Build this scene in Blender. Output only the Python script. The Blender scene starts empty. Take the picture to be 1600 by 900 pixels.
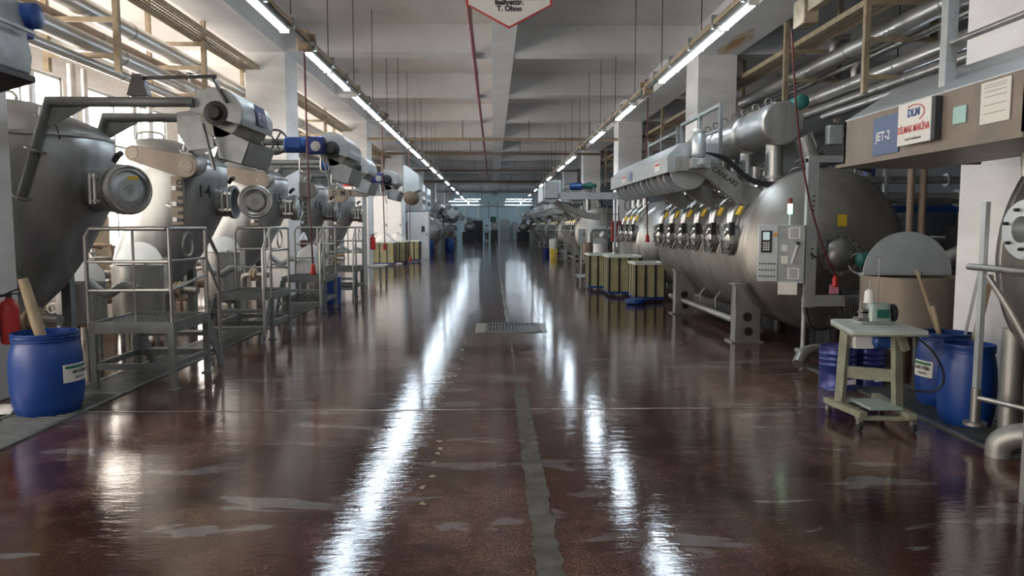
import bpy, bmesh, math, random
from mathutils import Vector, Matrix, Euler
random.seed(7)
C = bpy.context.scene.collection
PI = math.pi
H = 1.6                      # eye height of the photographer

# ------------------------------------------------------------------ camera
F = 1150.0
PITCH = math.atan(96 / F); YAW = math.atan(29 / F)
cd = bpy.data.cameras.new('camera'); cam = bpy.data.objects.new('camera', cd); C.objects.link(cam)
cd.lens = F * 36 / 1600; cd.sensor_width = 36; cd.clip_start = .05; cd.clip_end = 400
cam.location = (0, 0, H); cam.rotation_euler = (PI/2 - PITCH, 0, -YAW)
bpy.context.scene.camera = cam
CM = cam.rotation_euler.to_matrix()

def at(px, py, Y):
    """point seen at a pixel of the 1600x900 photograph, at distance Y down the hall"""
    d = CM @ Vector(((px - 800) / F, (450 - py) / F, -1))
    return Vector((0, 0, H)) + d * (Y / d.y)

# ------------------------------------------------------------------ world, exposure
sc = bpy.context.scene
w = bpy.data.worlds.new('world'); sc.world = w; w.use_nodes = True
w.node_tree.nodes['Background'].inputs[0].default_value = (.75, .85, 1, 1)
w.node_tree.nodes['Background'].inputs[1].default_value = .6
sc.view_settings.view_transform = 'Standard'; sc.view_settings.look = 'None'
sc.view_settings.gamma = 1; sc.view_settings.use_curve_mapping = False
sc.view_settings.exposure = 0.18
TUBE = 50.0                  # brightness of the fluorescent tubes
PANE = 8.0                   # brightness of the daylit window panes

# ------------------------------------------------------------------ materials
def mat(name, col, rough=.5, metal=0.0, var=0.0, scale=6.0, bump=0.0, emit=0.0, stretch=(1, 1, 1), col2=None,
        spec=.5, trans=0.0, alpha=1.0, rvar=0.0):
    m = bpy.data.materials.new(name); m.use_nodes = True
    nt = m.node_tree; b = nt.nodes['Principled BSDF']
    b.inputs['Base Color'].default_value = (*col, 1); b.inputs['Roughness'].default_value = rough
    b.inputs['Metallic'].default_value = metal; b.inputs['Specular IOR Level'].default_value = spec
    b.inputs['Transmission Weight'].default_value = trans; b.inputs['Alpha'].default_value = alpha
    if emit:
        b.inputs['Emission Color'].default_value = (*col, 1); b.inputs['Emission Strength'].default_value = emit
    if var or bump or col2 or rvar:
        tc = nt.nodes.new('ShaderNodeTexCoord'); mp = nt.nodes.new('ShaderNodeMapping')
        mp.inputs['Scale'].default_value = stretch
        nt.links.new(tc.outputs['Object'], mp.inputs[0])
        n = nt.nodes.new('ShaderNodeTexNoise'); n.inputs['Scale'].default_value = scale
        n.inputs['Detail'].default_value = 6; n.inputs['Roughness'].default_value = .62
        nt.links.new(mp.outputs[0], n.inputs['Vector'])
        if var or col2:
            r = nt.nodes.new('ShaderNodeValToRGB'); r.color_ramp.elements[0].position = .32; r.color_ramp.elements[1].position = .68
            c2 = col2 or tuple(max(0, c * (1 - var)) for c in col)
            r.color_ramp.elements[0].color = (*c2, 1); r.color_ramp.elements[1].color = (*col, 1)
            nt.links.new(n.outputs[0], r.inputs[0]); nt.links.new(r.outputs[0], b.inputs['Base Color'])
        if rvar:
            mr = nt.nodes.new('ShaderNodeMapRange')
            mr.inputs['From Min'].default_value = .3; mr.inputs['From Max'].default_value = .7
            mr.inputs['To Min'].default_value = rough - rvar; mr.inputs['To Max'].default_value = rough + rvar
            nt.links.new(n.outputs[0], mr.inputs[0]); nt.links.new(mr.outputs[0], b.inputs['Roughness'])
        if bump:
            bp = nt.nodes.new('ShaderNodeBump'); bp.inputs['Strength'].default_value = bump; bp.inputs['Distance'].default_value = .02
            nt.links.new(n.outputs[0], bp.inputs['Height']); nt.links.new(bp.outputs[0], b.inputs['Normal'])
    return m

M = {}
M['steel'] = mat('stainless_steel', (.47, .47, .45), .36, .85, .35, 3, .03, stretch=(3, 3, .6), rvar=.08)
M['steel_dull'] = mat('dull_steel', (.36, .36, .34), .46, .75, .4, 2.5, .04, stretch=(2, 2, .5), rvar=.1)
M['vessel'] = mat('vessel_steel', (.395, .412, .41), .42, .8, .34, 1.6, .04, stretch=(2.2, 2.2, .5), rvar=.08)
M['tank'] = mat('tank_steel', (.40, .385, .35), .40, .8, .35, 1.4, .03, stretch=(1.5, 4, .6), rvar=.09)
M['chrome'] = mat('polished_steel', (.50, .50, .49), .26, 1.0)
M['bright'] = mat('bright_sheet', (.58, .64, .67), .38, .6, .14, 4, .02)
M['clad'] = mat('aluminium_cladding', (.62, .615, .60), .34, .9, .22, 2.2, .03, stretch=(1, .5, 1), rvar=.08)
M['galv'] = mat('galvanised', (.43, .46, .46), .5, .5, .25, 9, .02)
M['frame'] = mat('grey_frame', (.21, .225, .22), .5, .35, .35, 7, .03)
M['cream'] = mat('cream_painted_steel', (.46, .37, .25), .55, .1, .42, 5, .03)
M['beige'] = mat('beige_guard_plate', (.25, .208, .168), .5, .25, .3, 3)
M['wall'] = mat('white_paint', (.80, .80, .79), .6, 0, .0, 1.3, .01, stretch=(1, 1, 2.6), col2=(.67, .655, .64))
M['concrete'] = mat('painted_concrete', (.70, .67, .635), .75, 0, .22, .55, .03)
M['beam'] = mat('beam_paint', (.71, .705, .70), .7, 0, .16, 1.0, .02)
M['far_wall'] = mat('blue_grey_wall', (.55, .70, .76), .7, 0, .12, .5)
M['dark_wall'] = mat('dark_wall', (.12, .13, .14), .7, 0, .25, .8)
M['black'] = mat('black_rubber', (.018, .018, .02), .45)
M['dark'] = mat('dark_metal', (.05, .05, .052), .45, .5, .3, 8)
M['blue'] = mat('blue_plastic', (.008, .052, .26), .38, 0, .25, 4)
M['blue_paint'] = mat('blue_motor_paint', (.016, .07, .27), .38, .1, .2, 6)
M['navy'] = mat('navy_drum_paint', (.018, .03, .16), .3, .3)
M['blue_sign'] = mat('blue_sign', (.02, .055, .18), .35)
M['green'] = mat('green_motor_paint', (.02, .13, .11), .4, .1, .2, 6)
M['red'] = mat('red_paint', (.42, .018, .014), .35)
M['darkred'] = mat('dark_red_rubber', (.10, .018, .02), .5)
M['redpipe'] = mat('red_pipe_paint', (.26, .05, .06), .45, .1, .25, 5)
M['yellow'] = mat('yellow_label', (.62, .42, .03), .5)
M['white'] = mat('white_plastic', (.78, .79, .79), .45, 0, .06, 8)
M['paper'] = mat('paper', (.72, .71, .66), .7)
M['cyan'] = mat('pale_green_sticker', (.38, .60, .56), .6)
M['pink'] = mat('pink_note', (.62, .26, .34), .6)
M['sign'] = mat('sign_board', (.74, .75, .72), .5)
M['ink'] = mat('black_ink', (.015, .015, .017), .6)
M['redink'] = mat('red_ink', (.5, .03, .03), .5)
M['blueink'] = mat('blue_ink', (.03, .07, .25), .5)
M['greenink'] = mat('green_ink', (.02, .16, .10), .5)
M['whiteink'] = mat('white_ink', (.85, .87, .9), .5)
M['wood'] = mat('bare_wood', (.42, .33, .21), .65, 0, .35, 4, .03, stretch=(6, 6, .6))
M['olive'] = mat('olive_painted_wood', (.26, .27, .20), .6, 0, .4, 9, .04)
M['tabletop'] = mat('worn_tabletop', (.55, .62, .58), .4, 0, .25, 6, .02)
M['mint'] = mat('mint_enamel', (.30, .40, .36), .35, .1)
M['cloth'] = mat('white_cloth', (.76, .75, .72), .85, 0, .12, 5, .25)
M['binwall'] = mat('yellowed_bin_plastic', (.40, .37, .20), .45, 0, .35, 3)
M['binrim'] = mat('pale_bin_rim', (.62, .68, .62), .5)
M['grate'] = mat('drain_grate', (.20, .22, .22), .42, .6, .3, 9)
M['pit'] = mat('wet_drain_shade', (.02, .02, .02), .2)  # near-black colour stands in for the shade inside openings
M['seam'] = mat('wet_cement_strip', (.13, .13, .105), .12, 0, .5, 7, .03, rvar=.08)
M['line'] = mat('pale_joint', (.27, .26, .21), .3, 0, .5, 9)
M['marks'] = mat('faded_yellow_paint', (.20, .16, .06), .4, 0, .4, 14)
M['skin'] = mat('skin', (.45, .27, .19), .6)
M['shirt'] = mat('pale_shirt', (.62, .64, .68), .8)
M['trousers'] = mat('dark_trousers', (.03, .035, .05), .8)
M['hair'] = mat('dark_hair', (.02, .015, .012), .7)
M['glass'] = mat('sight_glass', (.55, .62, .63), .08, 0, spec=.8, trans=.5)
M['led_g'] = mat('green_lamp', (.25, 1, .55), .4, emit=3.5)
M['led_w'] = mat('white_lamp', (1, .9, .8), .4, emit=3.0)
M['led_r'] = mat('dark_red_lamp', (.18, .02, .02), .4)
M['screen'] = mat('grey_display', (.5, .62, .66), .2, emit=.35)
M['orange'] = mat('orange_knob', (.75, .25, .02), .4)
M['tube'] = mat('lit_fluorescent_tube', (.80, .91, 1.0), .4, emit=TUBE)
M['rust'] = mat('rust_stain', (.62, .50, .38), .8, 0, .25, 5)
M['rust_dark'] = mat('rust_stain_dark', (.45, .27, .13), .8, 0, .3, 7)
M['pane'] = mat('daylit_pane', (1.0, .90, .80), .4, emit=PANE)
M['perf'] = mat('perforated_plate', (.42, .38, .32), .5, .5, .85, 130)
M['brick'] = mat('brown_pipe_paint', (.24, .17, .12), .6, 0, .3, 6)

def floor_material():
    m = bpy.data.materials.new('wet_red_brown_floor'); m.use_nodes = True
    nt = m.node_tree; N = nt.nodes; L = nt.links; b = N['Principled BSDF']
    tc = N.new('ShaderNodeTexCoord')
    def noise(scale, detail, stretch=(1, 1, 1), rough=.6, dist=0.0):
        mp = N.new('ShaderNodeMapping'); mp.inputs['Scale'].default_value = stretch; L.new(tc.outputs['Object'], mp.inputs[0])
        n = N.new('ShaderNodeTexNoise'); n.inputs['Scale'].default_value = scale; n.inputs['Detail'].default_value = detail
        n.inputs['Roughness'].default_value = rough; n.inputs['Distortion'].default_value = dist
        L.new(mp.outputs[0], n.inputs['Vector']); return n.outputs[0]
    def ramp(src, p0, p1, c0=(0, 0, 0), c1=(1, 1, 1)):
        r = N.new('ShaderNodeValToRGB'); r.color_ramp.elements[0].position = p0; r.color_ramp.elements[1].position = p1
        r.color_ramp.elements[0].color = (*c0, 1); r.color_ramp.elements[1].color = (*c1, 1); L.new(src, r.inputs[0]); return r.outputs[0]
    def mix(f, a, c):
        x = N.new('ShaderNodeMix'); x.data_type = 'RGBA'
        L.new(f, x.inputs[0])
        for s, i in ((a, 6), (c, 7)):
            if isinstance(s, tuple): x.inputs[i].default_value = (*s, 1)
            else: L.new(s, x.inputs[i])
        return x.outputs[2]
    def math_(op, a, c):
        x = N.new('ShaderNodeMath'); x.operation = op
        for s, i in ((a, 0), (c, 1)):
            if isinstance(s, (int, float)): x.inputs[i].default_value = s
            else: L.new(s, x.inputs[i])
        return x.outputs[0]
    base = ramp(noise(.55, 5, (1, .6, 1)), .3, .7, (.013, .0045, .0035), (.062, .021, .013))
    worn = ramp(noise(.5, 7, (1, .9, 1), .75), .46, .64)
    speck = ramp(noise(75, 4, (1, 1, 1), .9), .44, .60)
    wf = math_('MULTIPLY', worn, speck)
    wf = math_('MULTIPLY', wf, .9)
    col = mix(wf, base, (.30, .19, .155))
    tan = math_('MULTIPLY', ramp(noise(.42, 5, (1.6, .5, 1)), .55, .75), .45)
    col = mix(tan, col, (.15, .105, .05))
    sp2 = math_('MULTIPLY', ramp(noise(90, 2), .63, .68), .30)
    col = mix(sp2, col, (.32, .22, .17))
    pud = ramp(noise(2.0, 5, (.5, 1.6, 1), .5, .6), .60, .62)
    edge = noise(.9, 2, (1, 1, 1))
    col = mix(math_('MULTIPLY', pud, math_('MULTIPLY', edge, .8)), col, (.20, .205, .22))
    wet = ramp(noise(.33, 3, (1, .8, 1)), .35, .6, (.07, .07, .07), (.03, .03, .03))
    rough = mix(wf, wet, (.2, .2, .2))
    rough = mix(pud, rough, (.03, .03, .03))
    L.new(col, b.inputs['Base Color']); L.new(rough, b.inputs['Roughness'])
    sp = ramp(pud, 0, 1, (.5, .5, .5), (.95, .95, .95)); L.new(sp, b.inputs['Specular IOR Level'])
    bp = N.new('ShaderNodeBump'); bp.inputs['Distance'].default_value = .0006
    inv = math_('SUBTRACT', 1.0, pud)
    L.new(math_('MULTIPLY', math_('ADD', inv, .08), .5), bp.inputs['Strength'])
    L.new(noise(24, 6, (1, 1, 1), .75), bp.inputs['Height'])
    bp2 = N.new('ShaderNodeBump'); bp2.inputs['Distance'].default_value = .0048; bp2.inputs['Strength'].default_value = .45
    L.new(noise(5.5, 5, (.5, 1.5, 1), .6), bp2.inputs['Height'])
    bp3 = N.new('ShaderNodeBump'); bp3.inputs['Distance'].default_value = .0016; bp3.inputs['Strength'].default_value = .5
    L.new(noise(15, 4, (.4, 2.0, 1), .6), bp3.inputs['Height']); L.new(bp.outputs[0], bp3.inputs['Normal']); L.new(bp3.outputs[0], bp2.inputs['Normal'])
    L.new(bp2.outputs[0], b.inputs['Normal'])
    return m
M['floor'] = floor_material()

# ------------------------------------------------------------------ mesh builder
def frame_of(d):
    d = Vector(d).normalized()
    u = d.cross(Vector((0, 0, 1)))
    if u.length < 1e-4: u = Vector((1, 0, 0))
    u.normalize(); return u, d.cross(u).normalized()

class MB:
    def __init__(s): s.v = []; s.f = []
    def add(s, vs, fs):
        o = len(s.v); s.v += [Vector(v) for v in vs]; s.f += [[i + o for i in f] for f in fs]; return s
    def box(s, c, d, rot=None):
        R = Euler(rot).to_matrix() if rot else Matrix.Identity(3)
        vs = [Vector(c) + R @ Vector((x*d[0]/2, y*d[1]/2, z*d[2]/2)) for x in (-1, 1) for y in (-1, 1) for z in (-1, 1)]
        return s.add(vs, [(0,1,3,2), (4,6,7,5), (0,4,5,1), (2,3,7,6), (0,2,6,4), (1,5,7,3)])
    def span(s, a, b):
        return s.box([(a[i]+b[i])/2 for i in range(3)], [abs(b[i]-a[i]) for i in range(3)])
    def bar(s, p, q, wd, ht=None):
        p, q = Vector(p), Vector(q); u, v = frame_of(q - p); ht = ht or wd
        vs = [e + u*a*wd/2 + v*b*ht/2 for e in (p, q) for a, b in ((-1,-1), (1,-1), (1,1), (-1,1))]
        return s.add(vs, [(3,2,1,0), (4,5,6,7), (0,1,5,4), (1,2,6,5), (2,3,7,6), (3,0,4,7)])
    def cyl(s, p, q, r, n=20, r2=None):
        p, q = Vector(p), Vector(q); u, v = frame_of(q - p); r2 = r if r2 is None else r2
        A = [p + (u*math.cos(2*PI*i/n) + v*math.sin(2*PI*i/n))*r for i in range(n)]
        B = [q + (u*math.cos(2*PI*i/n) + v*math.sin(2*PI*i/n))*r2 for i in range(n)]
        return s.add(A + B, [[i, (i+1) % n, n+(i+1) % n, n+i] for i in range(n)] + [list(range(n))[::-1], list(range(n, 2*n))])
    def rings(s, p, d, prof, n=24, cap=True):
        """surface of revolution: prof = [(distance along d, radius)...]"""
        p = Vector(p); dn = Vector(d).normalized(); u, v = frame_of(dn); vs = []; fs = []
        for t, r in prof:
            vs += [p + dn*t + (u*math.cos(2*PI*i/n) + v*math.sin(2*PI*i/n))*r for i in range(n)]
        for k in range(len(prof)-1):
            fs += [[k*n+i, k*n+(i+1) % n, (k+1)*n+(i+1) % n, (k+1)*n+i] for i in range(n)]
        if cap:
            fs.append(list(range(n))[::-1]); fs.append([(len(prof)-1)*n+i for i in range(n)])
        return s.add(vs, fs)
    def ring(s, c, d, r, t, n=28, m=8):
        c = Vector(c); d = Vector(d).normalized(); u, v = frame_of(d); vs = []; fs = []
        for i in range(n):
            e = u*math.cos(2*PI*i/n) + v*math.sin(2*PI*i/n)
            vs += [c + e*(r + t*math.cos(2*PI*j/m)) + d*t*math.sin(2*PI*j/m) for j in range(m)]
        for i in range(n):
            for j in range(m):
                a = i*m; b2 = ((i+1) % n)*m; fs.append([a+j, a+(j+1) % m, b2+(j+1) % m, b2+j])
        return s.add(vs, fs)
    def tube(s, pts, r, n=10, smooth=0):
        pts = [Vector(p) for p in pts]
        if smooth:
            P = []
            Q = [pts[0]] + pts + [pts[-1]]
            for i in range(1, len(Q)-2):
                for k in range(smooth):
                    t = k/smooth; a, b, c, d = Q[i-1], Q[i], Q[i+1], Q[i+2]
                    P.append(.5*((2*b) + (c-a)*t + (2*a-5*b+4*c-d)*t*t + (3*b-a-3*c+d)*t**3))
            P.append(pts[-1]); pts = P
        vs = []; fs = []; u = None
        for i, p in enumerate(pts):
            d = (pts[min(i+1, len(pts)-1)] - pts[max(i-1, 0)])
            if d.length < 1e-6: d = Vector((0, 0, 1))
            d.normalize()
            if u is None: u, _ = frame_of(d)
            u = (u - d*u.dot(d)).normalized(); v = d.cross(u)
            k = 1.0
            if 0 < i < len(pts)-1:
                a = (p - pts[i-1]).normalized(); b = (pts[i+1]-p).normalized()
                k = 1/max(.55, math.cos(a.angle(b, 0)/2))
            vs += [p + (u*math.cos(2*PI*j/n) + v*math.sin(2*PI*j/n))*r*(k if not smooth else 1) for j in range(n)]
        for i in range(len(pts)-1):
            fs += [[i*n+j, i*n+(j+1) % n, (i+1)*n+(j+1) % n, (i+1)*n+j] for j in range(n)]
        fs.append(list(range(n))[::-1]); fs.append([(len(pts)-1)*n+j for j in range(n)])
        return s.add(vs, fs)
    def prism(s, poly, o, u, v, w_):
        """poly [(a,b)] in plane o + a*u + b*v, thick by vector w_"""
        o, u, v, w_ = Vector(o), Vector(u), Vector(v), Vector(w_); n = len(poly)
        A = [o + u*a + v*b for a, b in poly]; B = [p + w_ for p in A]
        return s.add(A + B, [[i, (i+1) % n, n+(i+1) % n, n+i] for i in range(n)] + [list(range(n))[::-1], list(range(n, 2*n))])
    def loft(s, secs, n=32, e=2.0, cap=True):
        """secs: (z, cx, cy, rx, ry); superellipse exponent e"""
        vs = []; fs = []
        for z, cx, cy, rx, ry in secs:
            for i in range(n):
                a = 2*PI*i/n; c_, s_ = math.cos(a), math.sin(a)
                vs.append((cx + rx*math.copysign(abs(c_)**(2/e), c_), cy + ry*math.copysign(abs(s_)**(2/e), s_), z))
        for k in range(len(secs)-1):
            fs += [[k*n+i, k*n+(i+1) % n, (k+1)*n+(i+1) % n, (k+1)*n+i] for i in range(n)]
        if cap: fs.append(list(range(n))[::-1]); fs.append([(len(secs)-1)*n+i for i in range(n)])
        return s.add(vs, fs)
    def build(s, name, m, parent=None, bevel=0.0, angle=40, loc=None):
        me = bpy.data.meshes.new(name); me.from_pydata([tuple(v) for v in s.v], [], s.f)
        bm = bmesh.new(); bm.from_mesh(me)
        bmesh.ops.remove_doubles(bm, verts=bm.verts, dist=1e-6)
        bmesh.ops.recalc_face_normals(bm, faces=bm.faces); bm.to_mesh(me); bm.free()
        me.polygons.foreach_set('use_smooth', [True]*len(me.polygons))
        me.set_sharp_from_angle(angle=math.radians(angle))
        o = bpy.data.objects.new(name, me); C.objects.link(o)
        me.materials.append(M[m] if isinstance(m, str) else m)
        if parent is not None: o.parent = parent
        if loc: o.location = loc
        if bevel:
            b = o.modifiers.new('bevel', 'BEVEL'); b.width = bevel; b.segments = 2; b.limit_method = 'ANGLE'
        return o

def tag(o, label, cat, group=None, kind=None):
    o['label'] = label; o['category'] = cat
    if group: o['group'] = group
    if kind: o['kind'] = kind
    return o
def thing(name, label, cat, loc=(0, 0, 0), rz=0, group=None):
    o = bpy.data.objects.new(name, None); C.objects.link(o); o.location = loc; o.rotation_euler = (0, 0, rz)
    o.empty_display_size = .1
    return tag(o, label, cat, group)
def struct(name, mb, m, **k):
    o = mb.build(name, m, **k); o['kind'] = 'structure'; return o
def dup(root, loc, rz=0, label=None, group=None, skip=()):
    def cp(o, par):
        c = o.copy(); C.objects.link(c)
        if par is not None: c.parent = par
        for ch in list(o.children):
            if ch.name.split('.')[0] not in skip: cp(ch, c)
        return c
    r = cp(root, None); r.location = loc; r.rotation_euler = (0, 0, rz)
    if label: r['label'] = label
    if group: r['group'] = group
    return r
def text(name, body, size, m, parent, loc, rot, bold=0.0, align='CENTER', sx=1.0, sep=1.0):
    cu = bpy.data.curves.new(name, 'FONT'); cu.body = body; cu.size = size; cu.align_x = align; cu.align_y = 'CENTER'
    cu.extrude = .0008; cu.offset = bold; cu.space_line = sep; cu.resolution_u = 3
    t = bpy.data.objects.new(name, cu); C.objects.link(t)
    dg = bpy.context.evaluated_depsgraph_get(); me = bpy.data.meshes.new_from_object(t.evaluated_get(dg))
    bpy.data.objects.remove(t); bpy.data.curves.remove(cu)
    o = bpy.data.objects.new(name, me); C.objects.link(o); me.materials.clear(); me.materials.append(M[m])
    o.location = loc; o.rotation_euler = rot; o.scale = (sx, 1, 1)
    if parent is not None: o.parent = parent
    return o
FACE_CAM = (PI/2, 0, 0)              # lettering seen from the camera end of the hall
FACE_EAST = (PI/2, 0, PI/2)          # lettering on a face turned to +X
FACE_WEST = (PI/2, 0, -PI/2)

# ------------------------------------------------------------------ the hall
YF = 90.0; XL, XR = -9.6, 10.0; SLAB = 6.0; BEAM = 5.40
b = MB(); b.add([(XL-.2, -9, 0), (XR+.2, -9, 0), (XR+.2, YF+.2, 0), (XL-.2, YF+.2, 0)], [(0, 1, 2, 3)])
b.v += []; struct('floor', b, 'floor')
struct('ceiling', MB().span((XL-.2, -9, SLAB), (XR+.2, YF+.2, SLAB+.2)), 'concrete')
struct('wall_far', MB().span((XL-.2, YF, 0), (XR+.2, YF+.2, SLAB)), 'far_wall')
struct('wall_behind', MB().span((XL-.2, -9.2, 0), (XR+.2, -9, SLAB)), 'wall')
struct('wall_right', MB().span((XR, -9, 0), (XR+.2, YF, SLAB)), 'dark_wall')
bl = MB().span((XL-.2, 34, 1.1), (XL, YF, 4.9)); bl.span((XL-.2, -9, 0), (XL, YF, 1.1)); bl.span((XL-.2, -9, 4.9), (XL, YF, SLAB))
WY = []
y = -9.0
while y < 32:
    bl.span((XL-.2, y, 1.1), (XL, y+.8, 4.9)); WY.append((y+.8, min(y+5.2, 34))); y += 5.2
struct('wall_left', bl, 'wall')
for i, (a, c_) in enumerate(WY):
    w_ = struct('window_%d' % (i+1), MB().span((XL-.12, a, 1.1), (XL-.10, c_, 4.9)), 'pane')
    fr = MB()
    for yy in (a+.03, (a*2+c_)/3, (a+2*c_)/3, c_-.03): fr.span((XL-.10, yy-.03, 1.1), (XL-.04, yy+.03, 4.9))
    for zz in (1.13, 2.4, 3.65, 4.87): fr.span((XL-.10, a, zz-.03), (XL-.04, c_, zz+.03))
    o = fr.build('window_frame', 'galv', w_); o['kind'] = 'structure'
# transverse beams, centre beam, edge beams
n = 0
Y0B = 16.5 - 5.2*4
for k in range(19):
    yb = Y0B + 5.2*k
    if yb > YF - 1: break
    n += 1
    struct('trim_%d' % n, MB().span((XL, yb, BEAM), (XR, yb+.6, SLAB+.01)), 'beam')
for nm, a, c_ in (('trim_centre_beam', -.02, .46), ('trim_left_beam', -5.42, -4.53), ('trim_right_beam', 4.53, 5.42)):
    struct(nm, MB().span((a, -9, BEAM-.02), (c_, YF, SLAB+.01)), 'beam')
# columns
k = 0
for side in (-1, 1):
    for i in range(-1, 8):
        yc = 16.5 + 10.4*(i-1)
        if yc > YF-2: continue
        k += 1
        mb = MB().span((side*4.53, yc, 0), (side*5.40, yc+1.0, BEAM))
        o = struct('column_%d' % k, mb, 'wall', bevel=.012)
# rust stain on the right beam soffit
for q, (sx_, sy_, m_) in enumerate(((.22, 1.3, 'rust'), (.12, .6, 'rust_dark'))):
    random.seed(21+q); nn = 22
    pr = [(5.02 + sx_*random.uniform(.7, 1.1)*math.cos(2*PI*i/nn), 15.5 + sy_*random.uniform(.7, 1.1)*math.sin(2*PI*i/nn), BEAM-.0215-.001*q) for i in range(nn)]
    struct('trim_rust_stain_%d' % (q+1), MB().add(pr, [list(range(nn))]), m_)

# floor markings ---------------------------------------------------------------
def wavy(x0, x1, y0, y1, n, amp, z, seed):
    random.seed(seed); L_, R_ = [], []
    for i in range(n+1):
        yy = y0 + (y1-y0)*i/n
        L_.append((x0 + random.uniform(-amp, amp), yy, z)); R_.append((x1 + random.uniform(-amp, amp), yy, z))
    return MB().add(L_ + R_, [[i, n+1+i, n+2+i, i+1] for i in range(n)])
struct('trim_cement_strip', wavy(.195, .325, 1.2, 7.2, 90, .012, .0025, 3), 'seam')
struct('trim_cement_strip_far', wavy(.225, .255, 7.2, 11.0, 50, .008, .0025, 4), 'seam')
struct('trim_joint_far', wavy(.20, .25, 12.3, 80, 160, .015, .0022, 5), 'line')
mb = wavy(6.33, 6.36, -4.0, 4.0, 120, .01, .002, 6)
for v in mb.v: v.x, v.y = v.y, v.x
struct('trim_joint_across', mb, 'line')
mb = MB(); random.seed(12)
for yy in [4.15, 4.42, 4.62, 4.9, 5.1, 5.22, 5.4, 7.2, 7.5, 7.8, 8.2, 8.8, 9.5, 10.1]:
    cx = -.41 + random.uniform(-.03, .03); nn = 11
    pr = [(cx + .026*random.uniform(.35, 1.1)*math.cos(2*PI*i/nn), yy + .045*random.uniform(.35, 1.1)*math.sin(2*PI*i/nn), .002) for i in range(nn)]
    mb.add(pr, [list(range(nn))])
struct('trim_yellow_line_remains', mb, 'marks')
# drain gratings
def grating(name, label, x0, x1, y0, y1, pitch, group=None, along=False):
    t = thing(name, label, 'drain grate', ((x0+x1)/2, (y0+y1)/2, 0), 0, group)
    W, L_ = (x1-x0)/2, (y1-y0)/2
    MB().span((-W, -L_, .001), (W, L_, .004)).build('pit', 'pit', t)  # flat dark plate painted for the shaded channel below the bars
    f = MB()
    for sx in (-1, 1): f.span((sx*W-.02, -L_, .001), (sx*W+.02, L_, .014))
    for sy in (-1, 1): f.span((-W, sy*L_-.02, .001), (W, sy*L_+.02, .014))
    f.build('frame', 'grate', t)
    f = MB()
    if along:
        q = -W+pitch
        while q < W: f.span((q-.006, -L_, .004), (q+.006, L_, .012)); q += pitch
    else:
        q = -L_+pitch
        while q < L_: f.span((-W, q-.011, .004), (W, q+.011, .012)); q += pitch
    f.build('bars', 'grate', t)
    return t
grating('drain_grate', 'long slotted drain grating beneath the left blue barrel', -4.1, -3.55, 4.3, 7.0, .06)
grating('drain_grate', 'long slotted drain grating running under the near left step platform', -4.1, -3.55, 7.04, 9.6, .06)
grating('drain_grate', 'slotted drain grating between the second and third left platforms', -4.1, -3.55, 9.64, 16.0, .06)
grating('drain_grate', 'slotted drain grating under the two right blue barrels', 3.58, 4.15, 4.9, 8.2, .06)
t = grating('manhole_grate', 'rectangular steel grate set in the middle of the wet floor', -.12, .72, 11.1, 12.05, .05, along=True)
f = MB().span((-.58, -.55, .0008), (.52, .55, .003)); f.build('concrete_surround', 'line', t)

# ------------------------------------------------------------------ strip lights on their hanging trunking
def strip_light(label, loc, group, length=1.25, side=1):
    t = thing('strip_light', label, 'light', loc, 0, group)
    MB().span((-.05, -length/2, .03), (.05, length/2, .075)).build('housing', 'bright', t, bevel=.006)
    for sx in (-.024, .024):
        MB().cyl((sx, -length/2+.03, .012), (sx, length/2-.03, .012), .016, 10).build('tube', 'tube', t)
    for sy in (-1, 1): MB().span((-.055, sy*(length/2)-.02, -.008), (.055, sy*(length/2)+.02, .06)).build('end_cap', 'white', t)
    return t
ordn = ['first', 'second', 'third', 'fourth', 'fifth', 'sixth', 'seventh', 'eighth', 'ninth', 'tenth', 'eleventh', 'twelfth', 'thirteenth',
        'fourteenth', 'fifteenth', 'sixteenth', 'seventeenth', 'eighteenth', 'nineteenth', 'twentieth']
XLL, ZLL, XRL, ZRL = -2.5, 3.92, 2.78, 3.96
left_l = [(7.79, 9.13), (10.1, 11.4), (11.5, 12.9), (13.5, 14.9), (15.0, 16.4), (16.7, 18.1), (18.2, 19.6), (19.8, 22.1), (22.5, 25.4), (26.2, 28.5), (29.6, 32.2), (33.4, 36.2), (38.8, 41.6), (44.4, 47.2), (50, 53), (57, 60), (65, 68), (73, 76)]
right_l = [(8.0, 9.04), (9.08, 10.08), (10.12, 11.4), (11.45, 12.3), (14.6, 16.6), (18.6, 21.0), (25.2, 28.0), (29.0, 31.6), (35.4, 38.0), (41.5, 44.0), (47, 49.6), (55, 57.5), (64, 66.5), (73, 76)]
extra = [(5.9, 7.2), (3.0, 4.3), (0, 1.3), (-3, -1.7)]
proto = {}
for side, X, Z, lst, nm in ((-1, XLL, ZLL, left_l, 'left'), (1, XRL, ZRL, right_l, 'right')):
    for i, (a, c_) in enumerate(lst):
        L_ = round(c_ - a, 1)
        lab = 'lit fluorescent strip light, %s from the camera in the %s row' % (ordn[i], nm)
        if L_ not in proto:
            proto[L_] = strip_light(lab, (X, (a+c_)/2, Z), 'fluorescent strip lights on the hanging trunking', c_-a)
        else:
            dup(proto[L_], (X, (a+c_)/2, Z), 0, lab)
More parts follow.
